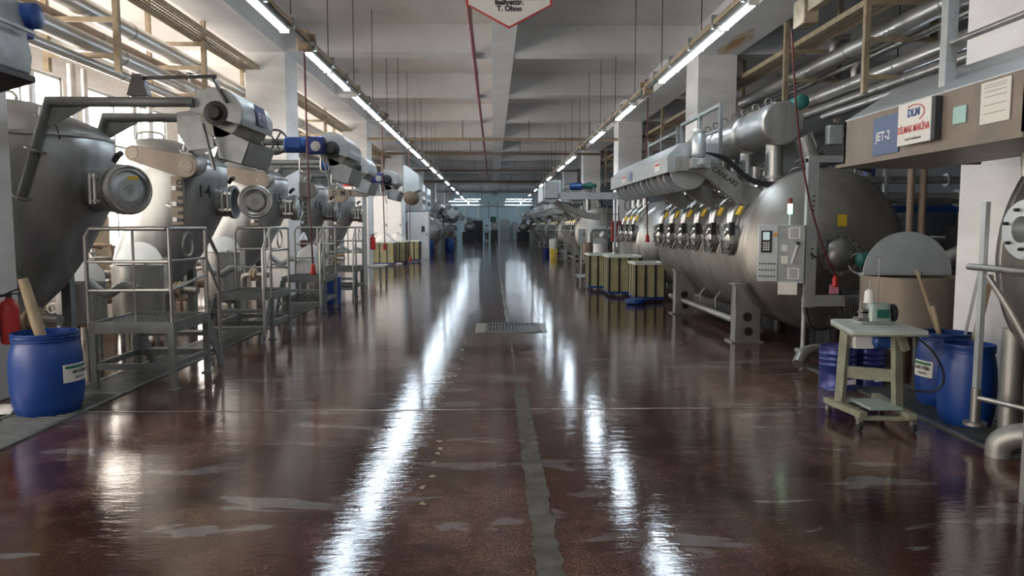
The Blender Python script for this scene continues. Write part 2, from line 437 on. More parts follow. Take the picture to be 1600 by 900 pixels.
# overhead fittings behind and above the photographer (the rows go on)
for X, Z, nm in ((XLL, ZLL, 'left'), (XRL, ZRL, 'right')):
    for i, (a, c_) in enumerate(extra[1:]):
        dup(proto[1.3], (X, (a+c_)/2, Z), 0, 'lit strip light above or behind the camera, %s of them in the %s row' % (ordn[i], nm))
def side_light(X, Y, z, label, rz=0, L_=3.0):
    o = dup(proto[L_], (X, Y, z), rz, label)
    for q in (-L_*.36, L_*.36): MB().cyl((0, q, .07), (0, q, SLAB - z), .012, 6).build('hanger_rod', 'dark', o)
for i, (X, Y) in enumerate(((-7, 48), (-7, 60), (-7, 72), (-6.5, 84), (7, 48), (7, 60), (7, 72), (6.5, 84))):  # lamps added out of sight in the side bays to brighten the far end
    side_light(X, Y, 4.3, 'added unseen strip light in the far %s side bay, %s from the camera' % (('left', 'right')[i > 3], ordn[i % 4]))
for i, X in enumerate((-3.0, 3.0)):
    side_light(X, 86, 4.75, 'last lit strip light before the end wall, %s of the two' % ('left', 'right')[i], PI/2)
side_light(7.55, 13.0, 2.78, 'single lit strip light glimpsed beneath the canopy marked JET-2', PI/2, 1.3)
# transverse tubes near the end wall
for i, (xa, xb, yy, z) in enumerate(((-4.2, -1.4, 70, 3.95), (1.15, 3.6, 70, 3.95))):
    o = strip_light('lit transverse strip light at the far end of the hall, %s of the two' % ('left' if i == 0 else 'right'), ((xa+xb)/2, yy, z), 'transverse lights by the end wall', xb-xa)
    o.rotation_euler.z = PI/2

def trunking(label, X, Z, side, y0, y1, rods, boxes):
    t = thing('light_trunking', label, 'trunking', (X, 0, Z))
    ins = -side      # trunking stands on the inner side of the tubes
    MB().span((ins*.02-.03, y0, .085), (ins*.02+.03, y1, .20)).build('channel', 'galv', t)
    MB().span((ins*.07-.012, y0, .10), (ins*.07+.012, y1, .16)).build('busbar', 'cream', t)
    for yy, top in rods:
        MB().cyl((ins*.03, yy, .18), (ins*.03, yy, top-Z), .007, 6).build('hanger_rod', 'dark', t)
    for yy in boxes:
        q = MB().span((-.08, yy-.09, .0), (.08, yy+.09, .26)); q.cyl((ins*.08, yy-.02, .17), (ins*.15, yy-.02, .17), .045, 12)
        q.build('tap_off_box', 'cream', t, bevel=.01)
    q = 7.0
    while q < 34: MB().span((ins*.05-.05, q, .06), (ins*.05+.05, q+.035, .225)).build('clip', 'galv', t); q += 1.1
    return t
def rodtop(yy):
    for k in range(19):
        if Y0B+5.2*k - .02 < yy < Y0B+5.2*k+.62: return BEAM
    return SLAB
rl = [9.3 + 2.05*k for k in range(22)]
trunking('long metal light trunking hung on rods along the left row of tubes', XLL, ZLL, -1, -4, 78, [(q, rodtop(q)) for q in rl] + [(7.2, 6), (5.1, 6)], [10.05, 16.9, 22.2, 29])
rr = [7.6 + 2.3*k for k in range(20)]
trunking('long metal light trunking hung on rods along the right row of tubes', XRL, ZRL, 1, -4, 78, [(q, rodtop(q)) for q in rr], [13.4, 23.0, 33])

def pendant(label, pts, r=.012, sock=True):
    t = thing('hanging_power_cable', label, 'cable', pts[0], 0, 'hanging power cables')
    o = Vector(pts[0]); P = [Vector(p) - o for p in pts]
    MB().tube(P, r, 8, smooth=6).build('cable', 'darkred', t)
    if sock:
        e = P[-1]
        MB().rings(e, (0, 0, -1), [(-.02, .015), (0, .022), (.02, .034), (.09, .036), (.095, .042), (.13, .042), (.135, .03)], 12).build('socket', 'red', t)
    return t
pendant('dark red power cable hanging straight down in front of the third left platform', [(XLL, 10.05, 3.92), (XLL+.005, 10.05, 3), (XLL+.02, 10.05, 2), (XLL+.05, 10.05, 1.08)])
pendant('dark red power cable hanging beside the column with the red band', [(XLL, 16.9, 3.92), (XLL, 16.9, 2.5), (XLL+.02, 16.9, 1.2)])
pendant('pale brown power cable hanging in front of the white cabinets', [(XLL, 22.2, 3.92), (XLL, 22.2, 2.5), (XLL+.0, 22.2, .7)])
pendant('dark cable with red socket hanging in front of the second right tank', [(XRL, 13.4, 3.92), (XRL, 13.4, 2.5), (XRL+.03, 13.4, 1.45)])
p0 = at(1237, 48, 8.6)
pendant('dark red cable looping from the right cream trunking past the steel post', [p0, at(1246, 190, 8.8), at(1262, 300, 8.9), at(1284, 380, 9.0), at(1305, 432, 9.1)])

# short cream trunking, near right
t = thing('cable_trunking', 'thick cream cable trunking with a boxy end above the right tanks', 'trunking', (3.6, 8.6, 4.0))
MB().span((-.05, -5, .02), (.05, -.1, .16)).build('channel', 'cream', t)
MB().span((-.09, -.14, -.10), (.09, .16, .20)).build('end_box', 'cream', t, bevel=.015)
for q in (-.3, -2.2): MB().cyl((0, q, .1), (0, q, 2.0), .012, 8).build('hanger_rod', 'dark', t)
MB().bar((-.02, -.05, .1), (-.22, -.3, .75), .07, .02).build('bracket', 'cream', t)

# ------------------------------------------------------------------ overhead pipes
def pipe_run(label, X, Z, r, y0, y1, m='clad', joint=2.6, stubs=(), up=True, name='insulated_pipe'):
    t = thing(name, label, 'pipe', (X, y0, Z))
    L_ = y1 - y0
    MB().cyl((0, 0, 0), (0, L_, 0), r, 20).build('pipe_body', m, t)
    bands = MB(); q = joint*.4
    while q < L_: bands.rings((0, q, 0), (0, 1, 0), [(0, r+.001), (.004, r+.004), (.04, r+.004), (.044, r+.001)], 20); q += joint
    bands.build('band', 'steel_dull', t)
    for q in stubs:
        e = MB().tube([(0, q, r*.6), (0, q, r+.10), (.05, q+.0, r+.17), (.14, q, r+.20), (.26, q, r+.20)], r*.55, 12, smooth=4)
        e.build('elbow', 'clad', t)
    return t
pipe_run('large silver clad pipe, topmost of the left overhead pipes', -5.85, 4.72, .14, 6.0, 60, stubs=())
pipe_run('silver clad pipe, second from the top on the left overhead rack', -5.75, 4.20, .125, 5.5, 60)
pipe_run('slim silver pipe with black valve, lowest of the left overhead pipes', -5.75, 3.93, .07, 5.5, 26)
pipe_run('thin dark brown pipe tucked beneath the topmost left overhead pipe', -6.25, 4.62, .065, 6, 60, m='brick')
pipe_run('large silver clad pipe, topmost of the right overhead pipes', 5.9, 4.5, .14, 6.0, 17.5, stubs=(6.9,))
pipe_run('silver clad pipe with elbow, second from top on the right overhead rack', 5.9, 3.93, .12, 4.5, 17.5, stubs=(7.6,))
pipe_run('medium grey pipe, third from the top on the right overhead rack', 5.9, 3.70, .08, 5, 22, m='steel')
pipe_run('short bright capped pipe, lowest of the right overhead pipes', 5.5, 3.42, .065, 4.5, 12.3)
pipe_run('thin steel pipe beneath the topmost right overhead pipe', 6.15, 4.36, .055, 5, 22, m='steel')
pipe_run('old grey clad pipe behind the right columns', 6.3, 4.1, .13, 18, 70, m='steel_dull')
o = pipe_run('dark red sprinkler pipe hung below the ceiling centre', -.42, 5.36, .045, -3, 62, m='redpipe', joint=3.1, name='sprinkler_pipe')
for q in range(2, 22):
    MB().cyl((0, q*3.0, 0), (0, q*3.0, SLAB-5.36), .008, 6).build('hanger_rod', 'darkred', o)
t = o
for i, (yy, zz, r, m_, xa, xb) in enumerate(((27, 4.75, .05, 'cream', -6, 6), (36, 5.1, .06, 'brick', -6, 6), (44, 4.9, .06, 'brick', -6, 6), (54, 4.85, .09, 'brick', -6, 6), (62, 4.5, .10, 'galv', -6, 6), (70.5, 3.6, .12, 'bright', -4.6, 3.9))):
    o = thing('cross_pipe', '%s pipe crossing the hall below the ceiling, %s of its kind from the camera' % (['pale', 'brown', 'brown', 'thick brown', 'grey', 'bright'][i], ordn[i]), 'pipe', (0, yy, zz), 0, 'pipes crossing the hall')
    MB().cyl((xa, 0, 0), (xb, 0, 0), r, 14).build('pipe_body', m_, o)
    for q in (-3.4, -1.1, 1.3, 3.5): MB().cyl((q, 0, 0), (q, 0, SLAB-zz), .018, 6).build('hanger_rod', 'brick', o)

def cable_tray(label, X, Z, y0, y1, wd=.42):
    t = thing('cable_tray', label, 'cable tray', (X, y0, Z)); L_ = y1-y0
    r_ = MB()
    for sx in (-1, 1):
        r_.span((sx*wd/2-.008, 0, 0), (sx*wd/2+.008, L_, .09))
    r_.build('side_rail', 'cream', t)
    g = MB(); q = .05
    while q < L_:
        g.span((-wd/2, q-.004, .004), (wd/2, q+.004, .010)); q += .09
    for k in range(7): g.span((-wd/2+.06*k+.02, 0, 0), (-wd/2+.06*k+.026, L_, .006))
    g.build('mesh_floor', 'cream', t)
    c = MB()
    for k in range(5): c.tube([(-.15+.07*k, q2, .03+.01*math.sin(q2*2+k)) for q2 in [L_*j/10 for j in range(11)]], .014, 6)
    c.build('cables', 'black', t)
    return t
cable_tray('cream wire mesh cable tray high above the left pipes', -5.3, 5.0, 6, 60)
cable_tray('cream wire mesh cable tray high above the right pipes', 5.75, 4.88, 7, 60)
def pipe_hanger(label, X, Y, side, z0, z1, arms):
    t = thing('pipe_hanger', label, 'pipe support', (X, Y, 0), 0, 'cream steel pipe hangers')
    MB().span((-.04, -.04, z0), (.04, .04, SLAB)).build('post', 'cream', t)
    MB().span((side*1.0-.04, -.04, z0), (side*1.0+.04, .04, SLAB)).build('post', 'cream', t)
    for z in arms: MB().span((-.02 if side > 0 else -1.04, -.05, z-.035), (1.04 if side > 0 else .02, -.01, z+.035)).build('arm', 'cream', t)
    return t
for i, Y in enumerate((6.2, 10.9, 14.1, 19.2, 24.0, 30, 36)):
    pipe_hanger('cream steel pipe hanger on the left rack, %s from the camera' % ordn[i], -5.36, Y, -1, 3.8, 5, (4.03, 4.53, 4.96))
for i, Y in enumerate((6.2, 10.9, 13.9, 19.2, 24.0, 30, 36)):
    pipe_hanger('cream steel pipe hanger on the right rack, %s from the camera' % ordn[i], 5.46, Y, 1, 3.55, 5, (3.78, 4.32, 4.85))

# vertical risers in front of the windows
for i, (X, Y, r, z1) in enumerate(((-6.9, 9.0, .07, 4.9), (-7.1, 9.4, .05, 4.9), (-6.8, 11.2, .06, 3.9), (-7.3, 13.2, .07, 4.4), (-7.3, 13.6, .05, 4.4), (-7.4, 15.6, .06, 4.8), (-7.3, 16.1, .06, 4.8), (-7.4, 19.5, .06, 4.4), (-7.2, 20.1, .05, 4.4))):
    t = thing('riser_pipe', 'upright clad pipe before the left windows, %s from the camera' % ordn[i], 'pipe', (X, Y, 0), 0, 'upright pipes by the left windows')
    MB().cyl((0, 0, 0), (0, 0, z1), r, 14).build('pipe_body', 'clad', t)
    MB().rings((0, 0, 1.1), (0, 0, 1), [(0, r+.06), (.03, r+.06)], 14).build('flange', 'steel', t)
    MB().rings((0, 0, 3.1), (0, 0, 1), [(0, r+.05), (.03, r+.05)], 14).build('flange', 'steel', t)
for i, (Y, z) in enumerate(((9.8, .35), (9.9, .75), (10.0, 2.2))):
    t = thing('low_pipe', '%s horizontal pipe behind the left dyeing vessels' % ['lowest', 'middle', 'highest'][i], 'pipe', (-6.6-.22*i, 6, z), 0, 'long pipes behind the left vessels')
    MB().cyl((0, 0, 0), (0, 20, 0), .07, 12).build('pipe_body', ['brick', 'steel_dull', 'cream'][i], t)
    for q in (1, 6, 11, 16):
        MB().cyl((0, q, 0), (0, q, -z), .03, 8).build('support', 'frame', t)

# ------------------------------------------------------------------ left vessels
def vessel(label, Y, number=None, reel=2.15, opened=False, turn=0.0, motor=True, guard=True, sign=None, wheel=False):
    """upright funnel shaped jet vessel, aisle on +x"""
    t = thing('dyeing_vessel', label, 'dyeing machine', (-4.9, Y, 0), 0, 'upright dyeing vessels down the left side')
    W = 1.35 if turn else 1.0
    secs = [(.42, -.55, 0, .22, .22), (.62, -.45, 0, .36, .32), (.95, -.30, 0, .55, .46), (1.28, -.14, 0, .62, .54), (1.77, .10, 0, .64, .58), (2.3, .20, 0, .63, .58),
            (2.52, .20, 0, .62, .57), (2.66, .12, 0, .54, .50), (2.80, -.06, 0, .38, .40), (2.88, -.14, 0, .28, .32), (2.90, -.14, 0, .15, .2)]
    secs = [(z, cx + rx - rx*W, cy, rx*W, ry*(1.12 if turn else 1)) for z, cx, cy, rx, ry in secs]
    MB().loft(secs, 40, 2.5).build('vessel_body', 'vessel', t, angle=50)
    MB().loft([(z, .20+.625-.625*W, 0, .63*W, .585*(1.12 if turn else 1)) for z in (2.50, 2.535)], 40, 2.5).build('shoulder_seam', 'steel', t)
    MB().cyl((-.55, 0, .10), (-.55, 0, .45), .11, 16).build('outlet', 'steel_dull', t)
    for sx in (-.95, .1):
        for sy in (-.45, .45):
            MB().span((sx-.05, sy-.05, 0), (sx+.05, sy+.05, 1.15)).build('leg', 'frame', t)
    # neck and door
    d = Vector((math.cos(turn), math.sin(turn), 0)); base = Vector((.51 if turn else .45, .10 if turn else 0, 1.97))
    Ln = .76 if turn else .50
    k_ = .88
    MB().rings(base, d, [(0, 0.25*k_), (Ln, 0.25*k_), (Ln+.005, 0.285*k_), (Ln+.04, 0.285*k_), (Ln+.04, 0.235*k_), (Ln-.2, 0.235*k_)], 32, cap=False).build('neck', 'vessel', t)
    e = base + d*(Ln+.04)
    side_ = Vector((-d.y, d.x, 0))
    dd, dc = d, e + d*.02
    if opened: dd = Vector((.30, -1, 0)).normalized(); dc = e + Vector((.34, -.14, 0))
    dr = MB().rings(dc, dd, [(0, 0.25*k_), (.0, 0.285*k_), (.05, 0.285*k_), (.06, 0.27*k_), (.06, 0.215*k_)], 36, cap=False); dr.ring(dc + dd*.055, dd, 0.262*k_, .016)
    dr = dr.build('door', 'steel', t)
    MB().rings(dc + dd*.01, dd, [(0, 0.25*k_), (.02, 0.24*k_), (.045 if not opened else .0, 0.15*k_), (.05 if not opened else -.02, 0.13*k_), (.05, .12)], 32).build('door_plate', 'bright' if not opened else 'steel', dr)
    g = MB(); u_, v_ = frame_of(dd)
    for i in range(22):
        a = i*2.4; r_ = .012*math.sqrt(i)
        g.cyl(dc + dd*.05 + u_*r_*math.cos(a) + v_*r_*math.sin(a), dc + dd*.063 + u_*r_*math.cos(a) + v_*r_*math.sin(a), .0055, 6)
    g.build('perforations', 'dark', dr)
    if turn:
        q = dc + dd*.062 + v_*(-.12) + u_*(-.04)
        if q.z < dc.z: q = dc + dd*.062 + v_*.12 - u_*.04
        MB().prism([(-.055, -.02), (.055, -.02), (.055, .02), (-.055, .02)], q, side_*1.0 + Vector((0, 0, 0.15*k_)), Vector((0, 0, 1)), dd*.003).build('yellow_sticker', 'yellow', dr)
    hb = MB()
    for z in (-.12, .12): hb.bar(e - d*.16 - side_*.27 + Vector((0, 0, z)), e + d*.03 - side_*.29 + Vector((0, 0, z)), .03)
    hb.cyl(e - d*.10 - side_*.29 + Vector((0, 0, -.15)), e - d*.10 - side_*.29 + Vector((0, 0, .15)), .022, 10)
    hb.cyl(e - d*.02 - side_*.29 + Vector((0, 0, -.15)), e - d*.02 - side_*.29 + Vector((0, 0, .15)), .018, 10)
    hb.build('hinge', 'steel', t)
    MB().ring(e - d*.06, d, .235, .012).build('clamp_ring', 'steel', t)
    MB().tube([e + Vector((-.1, 0, .28)), e + Vector((-.06, 0, .34)), e + Vector((0, -.05, .36))], .03, 8).build('valve', 'black', t)
    # flanged nozzle on the shoulder and sensor heads
    MB().cyl((-.50, -.35, 2.42), (-.58, -.75, 2.42), .085, 18).build('nozzle', 'steel_dull', t)
    MB().rings((-.58, -.74, 2.42), (-.2, -.9, 0), [(0, .10), (.05, .10)], 18).build('nozzle_flange', 'dark', t)
    MB().tube([(-.4, -.1, 2.72), (-.4, -.1, 2.98), (-.05, -.1, 2.98), (-.02, -.1, 2.84)], .016, 8, smooth=3).build('vent_pipe', 'steel_dull', t)
    MB().cyl((-.30, .1, 2.78), (-.30, .1, 3.0), .05, 12).build('vent_cap', 'white', t)
    q = MB().cyl((.35, -.35, 2.62), (.40, -.38, 2.70), .07, 12); q.cyl((.40, -.38, 2.70), (.43, -.40, 2.78), .035, 12); q.build('sensor_head', 'galv', t)
    MB().tube([(.42, -.42, 2.75), (.6, -.5, 2.6), (.62, -.45, 2.4), (.6, -.3, 2.3)], .008, 6, smooth=5).build('sensor_cable', 'black', t)
    # frame arms to the reel
    for yy in (-.62, .42):
        MB().tube([(.30, yy, 1.86), (.62, yy, 2.80), (reel-.12, yy, 2.80)], .047, 12).build('frame_arm', 'frame', t)
        MB().prism([(.66, 2.76), (1.0, 2.76), (.52, 2.5)], (0, yy-.004, 0), (1, 0, 0), (0, 0, 1), (0, .008, 0)).build('gusset', 'frame', t)
    ax = Vector((.32, 0, .94)).normalized()
    for q in (.02, .50): MB().rings(Vector((.30, -.62, 1.86)) + ax*q, ax, [(0, .10), (.018, .10)], 16).build('arm_flange', 'steel', t)
    # reel with rounded cover, label, chute
    rx, rz = reel+.08, 2.70
    prof = [(math.cos(a)*.25, math.sin(a)*.25) for a in [math.radians(-25 + 10*i) for i in range(21)]]
    inner = [(x*.96, z*.96) for x, z in reversed(prof)]
    cov = MB().prism(prof + inner, (rx, -.55, rz), (1, 0, 0), (0, 0, 1), (0, .98, 0))
    cov.build('reel_cover', 'bright', t, bevel=.004)
    MB().prism(prof, (rx, -.60, rz), (1, 0, 0), (0, 0, 1), (0, .05, 0)).build('cover_end_plate', 'galv', t)
    rl_ = MB().rings((rx, -.5, rz-.03), (0, 1, 0), [(0, .19), (.03, .20), (.85, .20), (.88, .19)], 20)
    rl_.build('reel', 'steel_dull', t)
    MB().rings((rx, -.66, rz), (0, 1, 0), [(0, .055), (.05, .075), (.06, .12), (.07, .12)], 16).build('bearing', 'dark', t)
    ch = MB().prism([(-.02, -.10), (.34, -.27), (.26, -.48), (.03, -.42)], (rx-.05, -.50, rz), (1, 0, 0), (0, 0, 1), (0, .012, 0))
    ch.prism([(-.02, -.10), (.34, -.27), (.26, -.48), (.03, -.42)], (rx-.05, .32, rz), (1, 0, 0), (0, 0, 1), (0, .012, 0))
    ch.prism([(.34, -.27), (.26, -.48), (.25, -.48), (.33, -.27)], (rx-.05, -.50, rz), (1, 0, 0), (0, 0, 1), (0, .83, 0))
    ch.build('chute', 'galv', t)
    MB().prism([(.03, -.42), (.26, -.48), (.27, -.495), (.03, -.435)], (rx-.05, -.50, rz), (1, 0, 0), (0, 0, 1), (0, .83, 0)).build('chute_floor', 'dark', t)  # underside shade put into the colour, darker than the chute sides
    MB().bar((rx-.12, -.62, rz-.10), (rx-.02, -.62, rz-.55), .07, .012).build('bracket_strap', 'galv', t)
    if motor:
        mo = MB().rings((rx-.62, -.74, rz+.05), (1, 0, 0), [(0, .09), (.02, .11), (.30, .11), (.32, .09)], 18)
        mo.span((rx-.54, -.80, rz+.0), (rx-.38, -.86, rz+.14))
        mo.build('motor', 'blue_paint', t)
        gb = MB().span((rx-.31, -.84, rz-.08), (rx-.06, -.66, rz+.16)); gb.build('gearbox', 'navy', t, bevel=.02)
        MB().rings((rx-.16, -.84, rz+.02), (0, -1, 0), [(0, .07), (.04, .07), (.041, .04), (.05, .04)], 14).build('gearbox_flange', 'steel', t)
        for q in (.45, .15): MB().tube([(rx-q, -.6, rz-.12), (rx-q, -.6, rz-.30), (rx-q+.1, -.6, rz-.32), (rx-q+.12, -.6, rz-.24)], .014, 8, smooth=3).build('hook', 'steel', t)
    else:
        MB().bar((rx-.75, -.6, rz+.33), (rx+.02, -.6, rz+.35), .03).build('linkage_rod', 'dark', t)
        MB().bar((rx-.02, -.6, rz+.35), (rx+.12, -.62, rz+.10), .05, .02).build('crank', 'dark', t)
        q = MB().prism([(-.10, 0), (.10, 0), (.04, .20), (-.04, .20)], (rx-.72, -.66, rz+.16), (1, 0, 0), (0, 0, 1), (0, .1, 0)); q.build('pivot_block', 'dark', t)
        MB().prism([(.0, .0), (.35, .06), (.36, -.35), (.1, -.38), (0, -.2)], (rx-.50, -.3, rz+.05), (1, 0, 0), (0, 0, 1), (0, .03, 0)).build('side_plate', 'galv', t)
    if wheel:
        q = MB().ring((rx-.78, -.66, rz+.10), (0, 1, .0), .17, .016)
        for i in range(6):
            a = i*PI/3; q.bar((rx-.78, -.66, rz+.10), (rx-.78+.17*math.cos(a), -.66, rz+.10+.17*math.sin(a)), .02)
        q.build('spoked_wheel', 'dark', t)
        MB().rings((rx-.78, -.68, rz+.10), (0, 1, 0), [(0, .04), (.1, .04)], 12).build('wheel_hub', 'dark', t)
    if sign:
        a = math.radians(12)
        c_ = Vector((rx + .253*math.cos(a), .02, rz + .253*math.sin(a)))
        up_ = Vector((-math.sin(a), 0, math.cos(a)))
        MB().prism([(-.17, -.11), (.17, -.11), (.17, .11), (-.17, .11)], c_, (0, 1, 0), up_, (math.cos(a)*.004, 0, math.sin(a)*.004)).build('label_plate', 'blue_sign', t)
        text('lettering', sign, .085, 'whiteink', t, c_ + Vector((math.cos(a), 0, math.sin(a)))*.006, (PI/2 - a, 0, PI/2))
    if guard:
        p, q = Vector((-.12, -.86, 2.62)), Vector((.60, -.86, 2.44)); dv = (q-p).normalized(); nv = Vector((-dv.z, 0, dv.x))
        poly = []; Ln_ = (q-p).length
        for i in range(13): a = PI/2 + PI*i/12; poly.append((math.cos(a)*.11, math.sin(a)*.11))
        for i in range(13): a = -PI/2 + PI*i/12; poly.append((Ln_ + math.cos(a)*.16, math.sin(a)*.16))
        MB().prism(poly, p, dv, nv, (0, .12, 0)).build('belt_guard', 'beige', t, bevel=.008)
        for c_, r_ in ((p, .075), (q, .105)):
            MB().rings(c_ + Vector((0, -.001, 0)), (0, -1, 0), [(0, r_), (.004, r_)], 20).build('vent_disc', 'perf', t)
        MB().rings((.55, -.74, 2.48), (0, 1, 0), [(0, .17), (.5, .17), (.6, .1)], 20).build('pump_drum', 'steel_dull', t)
        # control stack
        cs = MB().span((.36, -.80, 1.62), (.53, -.72, 2.30)).build('control_stack', 'beige', t, bevel=.006)
        for z in (1.70, 1.92, 2.14): MB().span((.38, -.812, z-.03), (.44, -.80, z+.03)).build('switch_plate', 'white', cs)
        sw = MB()
        for z in (1.67, 1.77, 1.88, 1.98, 2.10): sw.span((.46, -.82, z), (.52, -.80, z+.045))
        sw.build('switches', 'dark', cs)
        MB().ring((.49, -.81, 2.22), (0, 1, 0), .035, .006, 16, 6).build('dial', 'black', cs)
    if number:
        far_ = number == '15'
        n_ = text('number_marking', number, .26, 'ink', t, (.775, -.43, 2.12) if far_ else (.71, -.49, 2.10), (PI/2, .0, .70 if far_ else .52), .002, sx=.75)
        n_['label'] = 'hand painted black number %s' % number
    # pump pipework at the base
    MB().tube([(-.55, 0, .2), (-.2, -.1, .2), (.05, -.45, .25), (.1, -.5, .60), (.25, -.55, .68), (.62, -.62, .68)], .055, 12, smooth=4).build('pump_pipe', 'steel_dull', t)
    MB().rings((.28, -.55, .68), (1, -.1, 0), [(0, .12), (.03, .12), (.03, .10), (.07, .10), (.07, .12), (.10, .12)], 18).build('pump_flange', 'cream', t)
    MB().tube([(.4, .3, 1.0), (.6, .3, .85), (.8, .3, .95), (.95, .3, .9)], .05, 12, smooth=4).build('drain_elbow', 'galv', t)
    pm = MB().rings((-.3, -.3, .25), (1, 0, 0), [(0, .14), (.35, .14), (.38, .08)], 16); pm.build('pump_motor', 'dark', t)
    return t
vessel('big upright steel dyeing vessel nearest the left column, closed round door with yellow sticker', 7.95, None, 2.12, turn=math.radians(-34), motor=False, guard=False, sign='JET 13')
vessel('upright dyeing vessel marked 14 with its round door swung open', 11.35, '14', 2.50, opened=True, wheel=True)
vessel('upright dyeing vessel marked 15 beside the wide white column', 14.7, '15', 2.22)
vessel('upright dyeing vessel marked 16 just past the wide white column', 18.3, '16', 2.30)
V5 = vessel('unnumbered upright dyeing vessel behind the one marked 16', 21.9, None, 2.35)
for c in list(V5.children):
    if c.name.split('.')[0] in ('reel_cover', 'cover_end_plate', 'reel', 'bearing', 'chute', 'chute_floor', 'bracket_strap', 'motor', 'gearbox', 'gearbox_flange', 'hook', 'frame_arm', 'gusset', 'arm_flange'):
        bpy.data.objects.remove(c)

# reel head of the machine in front (top left corner)
t = thing('reel_head', 'grey sloping reel hood with blue motor at the top left corner', 'dyeing machine', (-3.40, 4.6, 2.54))
pts = [(0, .0), (.28, .08), (.30, .20), (.22, .62), (-.1, .80), (-.6, .80), (-.6, .1)]
MB().prism(pts, (-.15, -1.2, .05), (1, 0, 0), (0, 0, 1), (0, 2.0, 0)).build('hood', 'galv', t, bevel=.01)
MB().prism([(-.6, .0), (.02, -.02), (.30, .06), (.30, .10), (-.6, .06)], (-.15, -1.2, .02), (1, 0, 0), (0, 0, 1), (0, 2.02, 0)).build('drip_tray', 'dark', t)
MB().bar((.16, -1.2, .42), (.16, .82, .42), .02, .02).build('fold_rib', 'steel', t)
q = MB().rings((.0, .86, .55), (1, 0, 0), [(0, .09), (.16, .09), (.18, .05)], 16); q.build('motor', 'blue_paint', t)
MB().span((-.02, .80, .40), (.1, .92, .5)).build('gearbox', 'blue_paint', t, bevel=.01)
MB().ring((.12, .3, .64), (.93, 0, .37), .05, .006).build('round_mark', 'whiteink', t)
text('lettering', 'R', .07, 'whiteink', t, (.122, .3, .64), (PI/2-.38, 0, PI/2), .002)
MB().bar((-.45, .3, .8), (-.45, .3, SLAB-2.36), .06).build('support_post', 'frame', t)
MB().bar((-.45, -.9, .8), (-.45, -.9, SLAB-2.36), .06).build('support_post', 'frame', t)

# ------------------------------------------------------------------ step platforms
def platform(label, Y, flip=False, L_=.92, wd=.82):
    """deck .66 m high, railed; steps down on +y end (or -y when flip)"""
    t = thing('step_platform', label, 'platform', (-3.12, Y, 0), 0, 'steel step platforms down the left side')
    s = -1 if flip else 1
    def P(x, y, z): return (x, y*s + (0 if not flip else L_), z)
    q = MB().span(P(-wd, 0, .56), P(0, .02, .67)); q.span(P(-wd+.021, L_-.02, .561), P(-.021, L_, .669)); q.span(P(-.02, .021, .562), P(-.001, L_-.021, .668)); q.span(P(-wd+.001, .021, .562), P(-wd+.02, L_-.001, .668))
    q.build('deck_frame', 'frame', t)
    g = MB(); a = .05
    while a < wd: g.span(P(-a-.004, .02, .625), P(-a+.004, L_-.02, .65)); a += .05
    a = .05
    while a < L_: g.span(P(-wd+.02, a-.003, .64), P(-.02, a+.003, .65)); a += .1
    g.build('deck_grating', 'grate', t)
    for x in (-wd+.03, -.03):
        for y in (.03, L_-.03):
            l = MB().span(P(x-.0295, y-.0295, .0), P(x+.0295, y+.0295, .559)); l.span(P(x-.05, y-.05, 0), P(x+.05, y+.05, .012)); l.build('leg', 'frame', t)
    q = MB().span(P(-wd+.05, .01, .20), P(-.05, .04, .26)); q.span(P(-wd+.05, L_-.04, .20), P(-.05, L_-.01, .26)); q.span(P(-.045, .055, .20), P(-.01, L_-.055, .26)); q.span(P(-wd+.01, .055, .20), P(-wd+.045, L_-.055, .26))
    q.build('lower_brace', 'frame', t)
    r = .019
    # railing: near/end side, aisle side; the top rail bends down at the steps
    MB().tube([P(-wd, .02, .6), P(-wd, .02, 1.50), P(-wd+.05, .02, 1.58), P(-.05, .02, 1.58), P(-.02, .07, 1.58), P(-.02, L_, 1.58), P(-.02, L_+.34, 1.28), P(-.02, L_+.36, .10)], r, 10, smooth=0).build('top_rail', 'steel', t)
    for z in (.98,): 
        MB().tube([P(-wd, .02, z+.0), P(-.02, .02, z), P(-.02, L_, z+.1)], .014, 8).build('mid_rail', 'steel', t)
    MB().tube([P(-wd, .02, 1.26), P(-.02, .02, 1.26), P(-.02, L_, 1.26), P(-.02, L_+.34, .88)], .014, 8).build('mid_rail', 'steel', t)
    for p in (P(-.02, .02, .6), P(-.02, L_, .6)):
        MB().cyl(p, (p[0], p[1], 1.58), r, 10).build('rail_post', 'steel', t)
    MB().cyl(P(-wd*.45, .02, .6), P(-wd*.45, .02, 1.58), .013, 8).build('rail_post', 'steel', t)
    MB().ring(P(-.02, L_*.5, 1.42), (1, 0, 0), .12, .012).build('hose_ring', 'steel', t)
    for z, y in ((.42, .16), (.20, .34)):
        MB().span(P(-wd+.02, L_+y-.14, z-.02), P(-.04, L_+y+.04, z+.02)).build('tread', 'frame', t)
    for x in (-wd+.01, -.03):
        MB().prism([(0, .60), (0, .44), (.34, .0), (.46, .0), (.46, .08), (.08, .60)], P(x-.008, L_, 0), (0, s, 0), (0, 0, 1), (.016, 0, 0)).build('stringer', 'frame', t)
    return t
platform('grey railed step platform nearest the camera, beside the left blue barrel', 7.2)
platform('grey railed step platform, second from the camera, with purple stained deck', 10.45, True)
platform('grey railed step platform, third from the camera, below the hanging red socket', 13.75, True, 1.0)
platform('grey railed step platform, fourth from the camera, with shelves beneath', 16.9, True, .9)
t = thing('low_stand', 'low grey metal stand beside the second left column', 'stand', (-3.5, 21.5, 0))
MB().span((-.5, -.6, .42), (.35, .6, .46)).build('top', 'frame', t)
for sx in (-.45, .3):
    for sy in (-.55, .55): MB().span((sx-.025, sy-.025, 0), (sx+.025, sy+.025, .42)).build('leg', 'frame', t)

